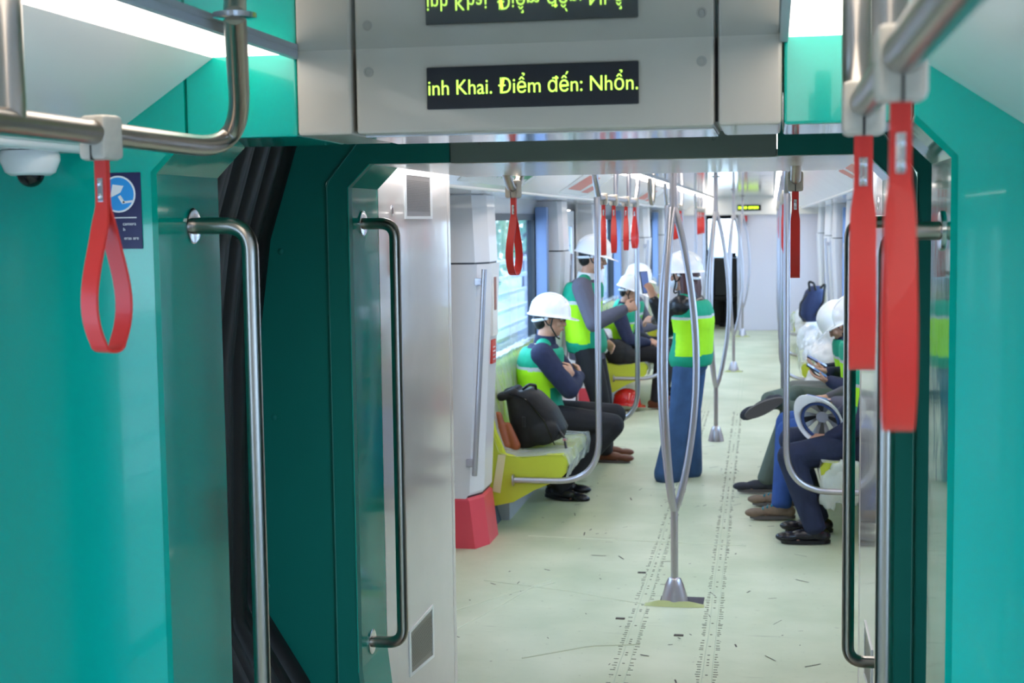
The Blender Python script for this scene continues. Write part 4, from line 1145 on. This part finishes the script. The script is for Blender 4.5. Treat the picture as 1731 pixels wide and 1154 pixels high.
    if glasses:
        g = MB()
        for s in (-1, 1):
            c = hd+hup*.006+hdir*.094+hs*s*.030
            pts = [c+hs*(.022*math.cos(a))+hup*(.015*math.sin(a)) for a in [2*PI*i/14 for i in range(15)]]
            g.tube(pts, .0022, 6)
            g.tube([hd+hup*.008+hdir*.092+hs*s*.052, hd+hup*.008+hs*s*.080], .0022, 6)
        g.tube([hd+hup*.01+hdir*.096-hs*.008, hd+hup*.01+hdir*.096+hs*.008], .002, 6)
        obj('glasses', g, BLACKG, t)
    if mask:
        obj('face_mask', MB().ell(hd-hup*.05+hdir*.045, (.056, .062, .048), (hs, hdir, hup), n=16), SIGNW, t)
    for i, (kn, an, td, upv) in enumerate(legs):
        sm = shoes if not isinstance(shoes, tuple) else shoes
        shoe(t, an, td, sm[0], sm[1], kshoe, up=V(upv), kind=sm[2] if len(sm) > 2 else 'low', acc=sm[3] if len(sm) > 3 else None)
    return t, wr, hs

Z = V((0, 0, 1))
# --- seated man at left, arms crossed, facing the aisle
person('seated man with crossed arms beside the black backpack, white helmet, navy jacket', (-.95, 8.86, 0),
       (-1.00, 8.88, .52), (1, .08, 0), (-.985, 8.86, .985),
       [((-.56, 9.06, .50), (-.915, 8.98, .085), (.97, .1, -.1), Z), ((-.545, 8.80, .47), (-.885, 8.74, .085), (.9, -.1, -.12), Z)],
       [((-.80, 8.80, .79), (.2, .6, -.5), (-.1, -.8, .25), (-1, 0, 0), .5, -1), ((-.775, 8.95, .76), (.1, -.8, -.5), (-.1, .8, .25), (-1, 0, 0), .5, 1)],
       ((-.945, 8.865, 1.135), (1, .04, -.10), (0.1, 0, 1)), NAVY, TRBLACK, (SHOEB, SHOEB), glasses=True, k=.98)
# --- standing man holding the bent pole, facing the aisle
person('standing man in grey blazer and vest holding the bent pole with his right hand', (-.82, 10.22, 0),
       (-.90, 10.30, .865), (1, -.05, 0), (-.895, 10.24, 1.335),
       [((-.80, 10.40, .47), (-.78, 10.42, .08), (1, 0, 0), Z), ((-.79, 10.14, .47), (-.755, 10.16, .08), (1, -.05, 0), Z)],
       [((-.78, 10.42, .86), (0, .3, -1), (.5, -.4, -.4), (-.2, -1, 0), .5, 1), ((-.600, 10.075, 1.115), (-.2, -.4, -1), (.8, .1, .25), (.1, .9, -.1), 1.0, 1)],
       ((-.835, 10.22, 1.485), (1, .15, -.22), (.18, 0, 1)), BLAZER, TRBLACK, (BROWN, SOLE), undershirt=SIGNW, k=.99, jacket_long=.10)
# --- woman from behind at the centre, brown hair, blue wide jeans
wm, wwr, _ = person('woman with long brown hair, vest and wide blue jeans, seen from behind', (-.14, 9.55, 0),
       (-.105, 9.60, .83), (-.97, .24, 0), (-.12, 9.58, 1.235),
       [((-.175, 9.50, .45), (-.245, 9.47, .08), (-.3, .95, 0), Z), ((-.11, 9.66, .45), (-.125, 9.68, .08), (-.5, .8, 0), Z)],
       [((-.395, 9.93, 1.035), (.1, -.4, -1), (-.75, .45, .05), (-.1, .6, -.6), .95, -1), ((-.355, 9.62, 1.205), (-.3, -.1, -1), (-.25, .12, .9), (-.7, .6, 0), .55, -1)],
       ((-.150, 9.60, 1.375), (-.88, .42, -.02), (-.03, 0, 1)), LEATHER, JEANS, (SHOEW, SHOEW), hair=HAIRR, long_hair=True, wide=True, k=.93, cuff=SIGNW, mask=True)
# --- seated pair on the second left bench
person('farther seated man in white helmet and vest with hands in his lap', (-.90, 13.25, 0),
       (-.98, 13.3, .52), (.97, -.2, 0), (-.93, 13.28, .94),
       [((-.56, 13.42, .50), (-.62, 13.45, .09), (1, -.1, 0), Z), ((-.56, 13.12, .50), (-.62, 13.10, .09), (1, -.2, 0), Z)],
       [((-.70, 13.33, .62), (0, .6, -.6), (.6, -.5, -.1), (0, 0, -1), .4, 1), ((-.70, 13.18, .61), (0, -.6, -.6), (.6, .5, -.1), (0, 0, -1), .4, -1)],
       ((-.865, 13.26, 1.085), (.9, -.25, -.30), (.28, 0, 1)), NAVY, TRBLACK, (BROWN, BROWN), k=.97)
person('farthest seated man in white helmet, partly behind his neighbour', (-.90, 14.0, 0),
       (-.98, 14.0, .53), (.97, -.2, 0), (-.93, 13.98, .99),
       [((-.56, 14.12, .50), (-.62, 14.15, .09), (1, -.1, 0), Z), ((-.56, 13.82, .50), (-.62, 13.80, .09), (1, -.2, 0), Z)],
       [((-.66, 14.03, .72), (0, .6, -.6), (.6, -.5, .2), (0, 0, -1), .4, 1), ((-.66, 13.88, .72), (0, -.6, -.6), (.6, .5, .2), (0, 0, -1), .4, -1)],
       ((-.86, 13.97, 1.16), (.95, -.25, -.2), (.2, 0, 1)), BLAZER, TRBLACK, (SHOEB, SHOEB), k=.99, glasses=True)
# --- right-hand row, nearest first, facing left
person('nearest seated man on the right in dark denim, holding an upturned helmet', (.92, 7.86, 0),
       (.98, 8.02, .52), (-1, -.02, 0), (.995, 8.0, .985),
       [((.535, 7.80, .455), (.665, 7.70, .083), (-.98, -.06, 0), Z), ((.545, 8.10, .50), (.69, 7.98, .083), (-.96, -.05, 0), Z)],
       [((.745, 7.88, .545), (.4, -.6, -.6), (-.93, .12, .08), (0, .35, -.9), .85, 1), ((.76, 8.12, .60), (.3, .7, -.4), (-.9, -.3, .1), (0, .2, -1), .6, -1)],
       ((.925, 8.0, 1.13), (-1, 0, -.35), (-.3, 0, 1)), NAVY, DENIM, (SHOEB, SHOEB), helm=False, k=1.0)
person('seated man in bright blue jeans and hiking shoes, second on the right', (.92, 8.62, 0),
       (.98, 8.62, .52), (-1, 0, 0), (.99, 8.6, .99),
       [((.535, 8.50, .49), (.49, 8.30, .088), (-1, -.1, 0), Z), ((.53, 8.78, .50), (.50, 8.68, .088), (-1, .05, 0), Z)],
       [((.80, 8.50, .665), (.4, -.6, -.6), (-.95, .1, .05), (0, 0, -1), .25, 1), ((.78, 8.72, .66), (.3, .7, -.4), (-.9, -.2, .1), (0, 0, -1), .6, -1)],
       ((.925, 8.6, 1.14), (-1, 0, -.4), (-.35, 0, 1)), BLAZER, JEANSB, (HIKE, SOLE, 'boot', HIKET), helm=True, k=1.0)
person('seated man in olive trousers with one leg crossed, sole of his black shoe showing', (.92, 9.35, 0),
       (.98, 9.34, .52), (-1, 0, 0), (.985, 9.3, .99),
       [((.56, 9.12, .52), (.40, 9.10, .09), (-1, -.05, 0), Z), ((.60, 9.42, .585), (.42, 9.06, .60), (-.86, -.05, -.42), V((.0, .93, .25)))],
       [((.80, 9.20, .71), (.4, -.6, -.6), (-.85, .1, .25), (0, 0, 1), .35, -1), ((.80, 9.44, .74), (.3, .7, -.4), (-.85, -.1, .25), (0, 0, 1), .35, 1)],
       ((.92, 9.3, 1.13), (-1, 0, -.4), (-.35, 0, 1)), NAVY, OLIVE, (SHOEM, SOLE), helm=False, k=1.0)
person('farthest seated man on the right, white helmet bent over his phone, grey trousers', (.92, 9.9, 0),
       (.985, 9.98, .52), (-1, 0, 0), (.96, 9.92, .955),
       [((.60, 9.85, .54), (.62, 9.87, .09), (-1, 0, 0), Z), ((.59, 10.12, .54), (.62, 10.14, .09), (-1, 0, 0), Z)],
       [((.81, 9.82, .70), (.4, -.6, -.6), (-.85, .1, .25), (0, 0, 1), .35, -1), ((.80, 10.06, .70), (.3, .7, -.4), (-.85, -.1, .2), (0, 0, 1), .5, 1)],
       ((.885, 9.9, 1.03), (-.85, 0, -.75), (-.65, 0, .8)), NAVY, GREYTR, (SHOEB, SHOEB), helm=True, k=.98)

# ================================================================== THINGS HELD OR LEFT ON THE SEATS
def phone(c, d, n, label, L=.150):
    d = unit(d); n = V(n); n = (n-d*n.dot(d)).normalized(); s = d.cross(n)
    t = thing('mobile_phone', label, 'phone', c)
    c = V(c)
    def bx(hw, hl, t0, t1):
        return MB().add([c+s*a*hw+d*b*hl+n*z for z in (t0, t1) for a, b in ((-1, -1), (1, -1), (1, 1), (-1, 1))], [(3, 2, 1, 0), (4, 5, 6, 7), (0, 1, 5, 4), (1, 2, 6, 5), (2, 3, 7, 6), (3, 0, 4, 7)])
    obj('case', bx(.037, L/2, -.0045, .004), BLACKP, t, smooth=False)
    obj('screen', bx(.034, L/2-.004, .004, .0048), SCREEN, t, smooth=False)
phone((-.415, 9.645, 1.325), (-.15, .1, 1), (.78, -.55, .1), 'dark phone raised in the hand of the woman with brown hair')
phone((.715, 9.22, .775), (-.80, .0, .52), (.5, -.1, .85), 'phone tilted up in the hand of the man with the crossed leg')
phone((.735, 9.84, .775), (-.80, .0, .45), (.45, -.1, .85), 'phone held by the farthest seated man on the right')
phone((.705, 8.50, .69), (-.95, .1, .20), (.2, 0, 1), 'phone held low by the man in bright blue jeans')

# upturned helmet held by the nearest man: opening towards the camera
def held_helmet():
    t = thing('hard_hat', 'upturned white helmet with black and white lining on the nearest right man\'s lap', 'helmet', (.69, 7.86, .63))
    c = V((.69, 7.86, .635)); up_ = V((.18, .93, .30)).normalized(); f = V((-.55, -.15, .75)); f = (f-up_*f.dot(up_)).normalized()
    sh, cc, hs = helmet(t, c, f, up_, 'shell')
    ln = MB(); hs = f.cross(up_)
    ctr = cc+up_*.055
    obj('crown_pad', MB().lathe([(.034, 0), (.034, -.006), (.002, -.006)], ctr, 16, ax=up_), mat('pad_grey', (178, 178, 190), .7), t)
    for i in range(8):
        a = 2*PI*i/8+.2; dv = f*math.cos(a)+hs*math.sin(a)
        dv2 = f*math.cos(a+.2)+hs*math.sin(a+.2); dv1 = f*math.cos(a-.2)+hs*math.sin(a-.2)
        q = MB().add([ctr+dv1*.034-up_*.004, ctr+dv2*.034-up_*.004, cc+dv2*.096-up_*.0, cc+dv1*.096-up_*.0], [(0, 1, 2, 3)])
        q.add([p-up_*.004 for p in q.v[:4]], [(0, 1, 2, 3)])
        obj('cradle_strap', q, BLACKP if i % 2 else mat('cradle_cream', (214, 212, 190), .6), t, smooth=False, fixn=False)
    bd = MB().tube([cc+f*(.110*math.cos(2*PI*i/28))+hs*(.092*math.sin(2*PI*i/28))-up_*.004 for i in range(29)], .009, 8, cap=False)
    obj('head_band', bd, mat('band_navy', (50, 70, 120), .6), t)
held_helmet()
# black backpack on the near left bench
def backpack():
    t = thing('backpack', 'black backpack leaning on the nearest left bench beside the seated man', 'backpack', (-.95, 8.2, .43))
    mb = MB()
    U = V((-.28, .0, 1)).normalized(); S_ = V((1, 0, .28)).normalized(); Dv = V((0, 1, 0))
    def R(c, a, b): return [V(c)+S_*(a*math.copysign(abs(math.cos(q))**.6, math.cos(q)))+Dv*(b*math.copysign(abs(math.sin(q))**.6, math.sin(q))) for q in [2*PI*i/24 for i in range(24)]]
    mb.rings([R((-.895, 8.2, .45), .135, .12), R((-.90, 8.2, .50), .160, .14), R((-.945, 8.2, .62), .145, .13), R((-1.0, 8.2, .72), .105, .115), R((-1.03, 8.2, .755), .08, .10)])
    mb.cap((-1.12, 8.10, .73), (-1.05, 8.12, .755), .028, .028); mb.cap((-1.12, 8.3, .73), (-1.05, 8.28, .755), .028, .028)
    mb.ell((-.87, 8.08, .52), (.10, .035, .07), (S_, Dv, U))
    remeshed('bag_body', mb, BAGB, t, .008, 3)
    obj('zip_line', MB().tube(fillet([(-.80, 8.045, .46), (-.86, 8.05, .60), (-.97, 8.075, .72), (-1.07, 8.09, .75)], .08), .0045, 6), BLACKG, t)
    obj('top_loop', MB().tube(fillet([(-1.0, 8.14, .77), (-.96, 8.13, .80), (-.93, 8.18, .79), (-.93, 8.2, .745)], .02), .009, 8), BLACKP, t)
    obj('shoulder_strap', MB().tube(fillet([(-.80, 8.1, .56), (-.745, 8.06, .50), (-.725, 8.02, .42), (-.74, 8.0, .36)], .04), .008, 8), BLACKP, t)
    obj('buckle', MB().box(-.755, -.725, 8.045, 8.06, .47, .50, bev=.003), CHROME, t)
    obj('side_flap', MB().box(-.99, -.97, 8.05, 8.06, .56, .62, bev=.004), BLACKP, t)
backpack()
lb_ = thing('leather_bag', 'brown leather bag standing behind the black backpack', 'bag', (-1.08, 8.05, .43))
remeshed('bag_body', MB().cap((-1.085, 8.02, .46), (-1.125, 8.02, .63), .035, .025).cap((-1.03, 8.03, .455), (-1.07, 8.03, .57), .035, .022), COGNAC, lb_, .007, 3)
rh = thing('red_helmet', 'shiny red helmet on the floor under the second left bench', 'helmet', (-.88, 13.0, 0))
helmet(rh, (-.88, 13.0, .05), (.9, -.4, 0), (0, 0, 1), 'shell', REDH)
bb = thing('dark_bag', 'black bag with pale wrap on the second left bench beside the seated men', 'bag', (-.95, 12.98, .44))
remeshed('bag_body', MB().ell((-.96, 13.0, .54), (.14, .09, .12)).ell((-.86, 13.0, .50), (.10, .08, .08)).ell((-1.05, 13.0, .60), (.08, .08, .08)), BAGB, bb, .01, 3)
def crumple(label, blobs, m, name='plastic_wrap', cat='plastic sheet', seed=1, yel=None):
    c = blobs[0][0]; t = thing(name, label, cat, (c[0], c[1], .43))
    rn = random.Random(seed); mb = MB()
    for c, r in blobs: mb.ell(c, r, n=18)
    o = remeshed('wrap', mb, m, t, .02, 2)
    from mathutils import noise
    for v in o.data.vertices:
        p = v.co*9; n = noise.noise(p)*.035+noise.noise(p*2.7)*.016
        v.co += v.normal*n
    return t
crumple('large heap of milky plastic on the second right bench, just past the row of men', [((.93, 13.15, .50), (.17, .3, .16)), ((.98, 13.25, .66), (.13, .32, .22)), ((.86, 13.45, .45), (.14, .2, .12)), ((.90, 12.92, .30), (.19, .04, .17))], PLASTICB, seed=3)
crumple('heap of milky plastic under the navy backpack', [((.94, 14.4, .50), (.2, .7, .16)), ((1.0, 13.9, .56), (.16, .4, .2)), ((.95, 14.9, .50), (.2, .3, .2)), ((.84, 14.75, .50), (.16, .3, .2))], PLASTICB, seed=5)
crumple('clear plastic hanging from the end of the nearest right bench', [((.84, 7.70, .33), (.15, .015, .13)), ((.74, 7.70, .28), (.05, .015, .10))], PLASTIC, seed=9)
crumple('crumpled plastic behind the far seated pair on the left', [((-1.08, 13.0, .62), (.08, .08, .14)), ((-1.05, 13.55, .58), (.09, .10, .14))], PLASTICB, seed=8)
nb_ = thing('backpack', 'navy backpack resting on milky plastic on the far right bench', 'backpack', (.88, 14.5, .7))
remeshed('bag_body', MB().rings([[V((.80+.06*q+.10*math.cos(a)*sc, 14.5+.10*math.sin(a)*sc, .71+.36*q)) for a in [2*PI*i/16 for i in range(16)]] for q, sc in ((0, .7), (.2, 1.05), (.55, 1.15), (.85, .95), (1, .5))]), BAGN, nb_, .011, 3)
obj('carry_loop', MB().tube(fillet([(.80, 14.42, 1.02), (.79, 14.4, 1.12), (.84, 14.4, 1.10), (.86, 14.42, 1.03)], .03), .012, 8), BLACKP, nb_)
obj('shoulder_strap', MB().tube(fillet([(.90, 14.38, 1.05), (.95, 14.36, 1.10), (.93, 14.36, .92), (.86, 14.38, .78)], .05), .012, 8), BLACKP, nb_)
obj('front_strap', MB().tube(fillet([(.78, 14.40, 1.0), (.71, 14.38, .90), (.70, 14.38, .78), (.76, 14.4, .72)], .05), .010, 8), BLACKP, nb_)

crumple('milky plastic over the end of the farthest right bench', [((.92, 17.93, .42), (.22, .06, .24)), ((.92, 18.2, .5), (.2, .4, .14))], PLASTICB, seed=12)
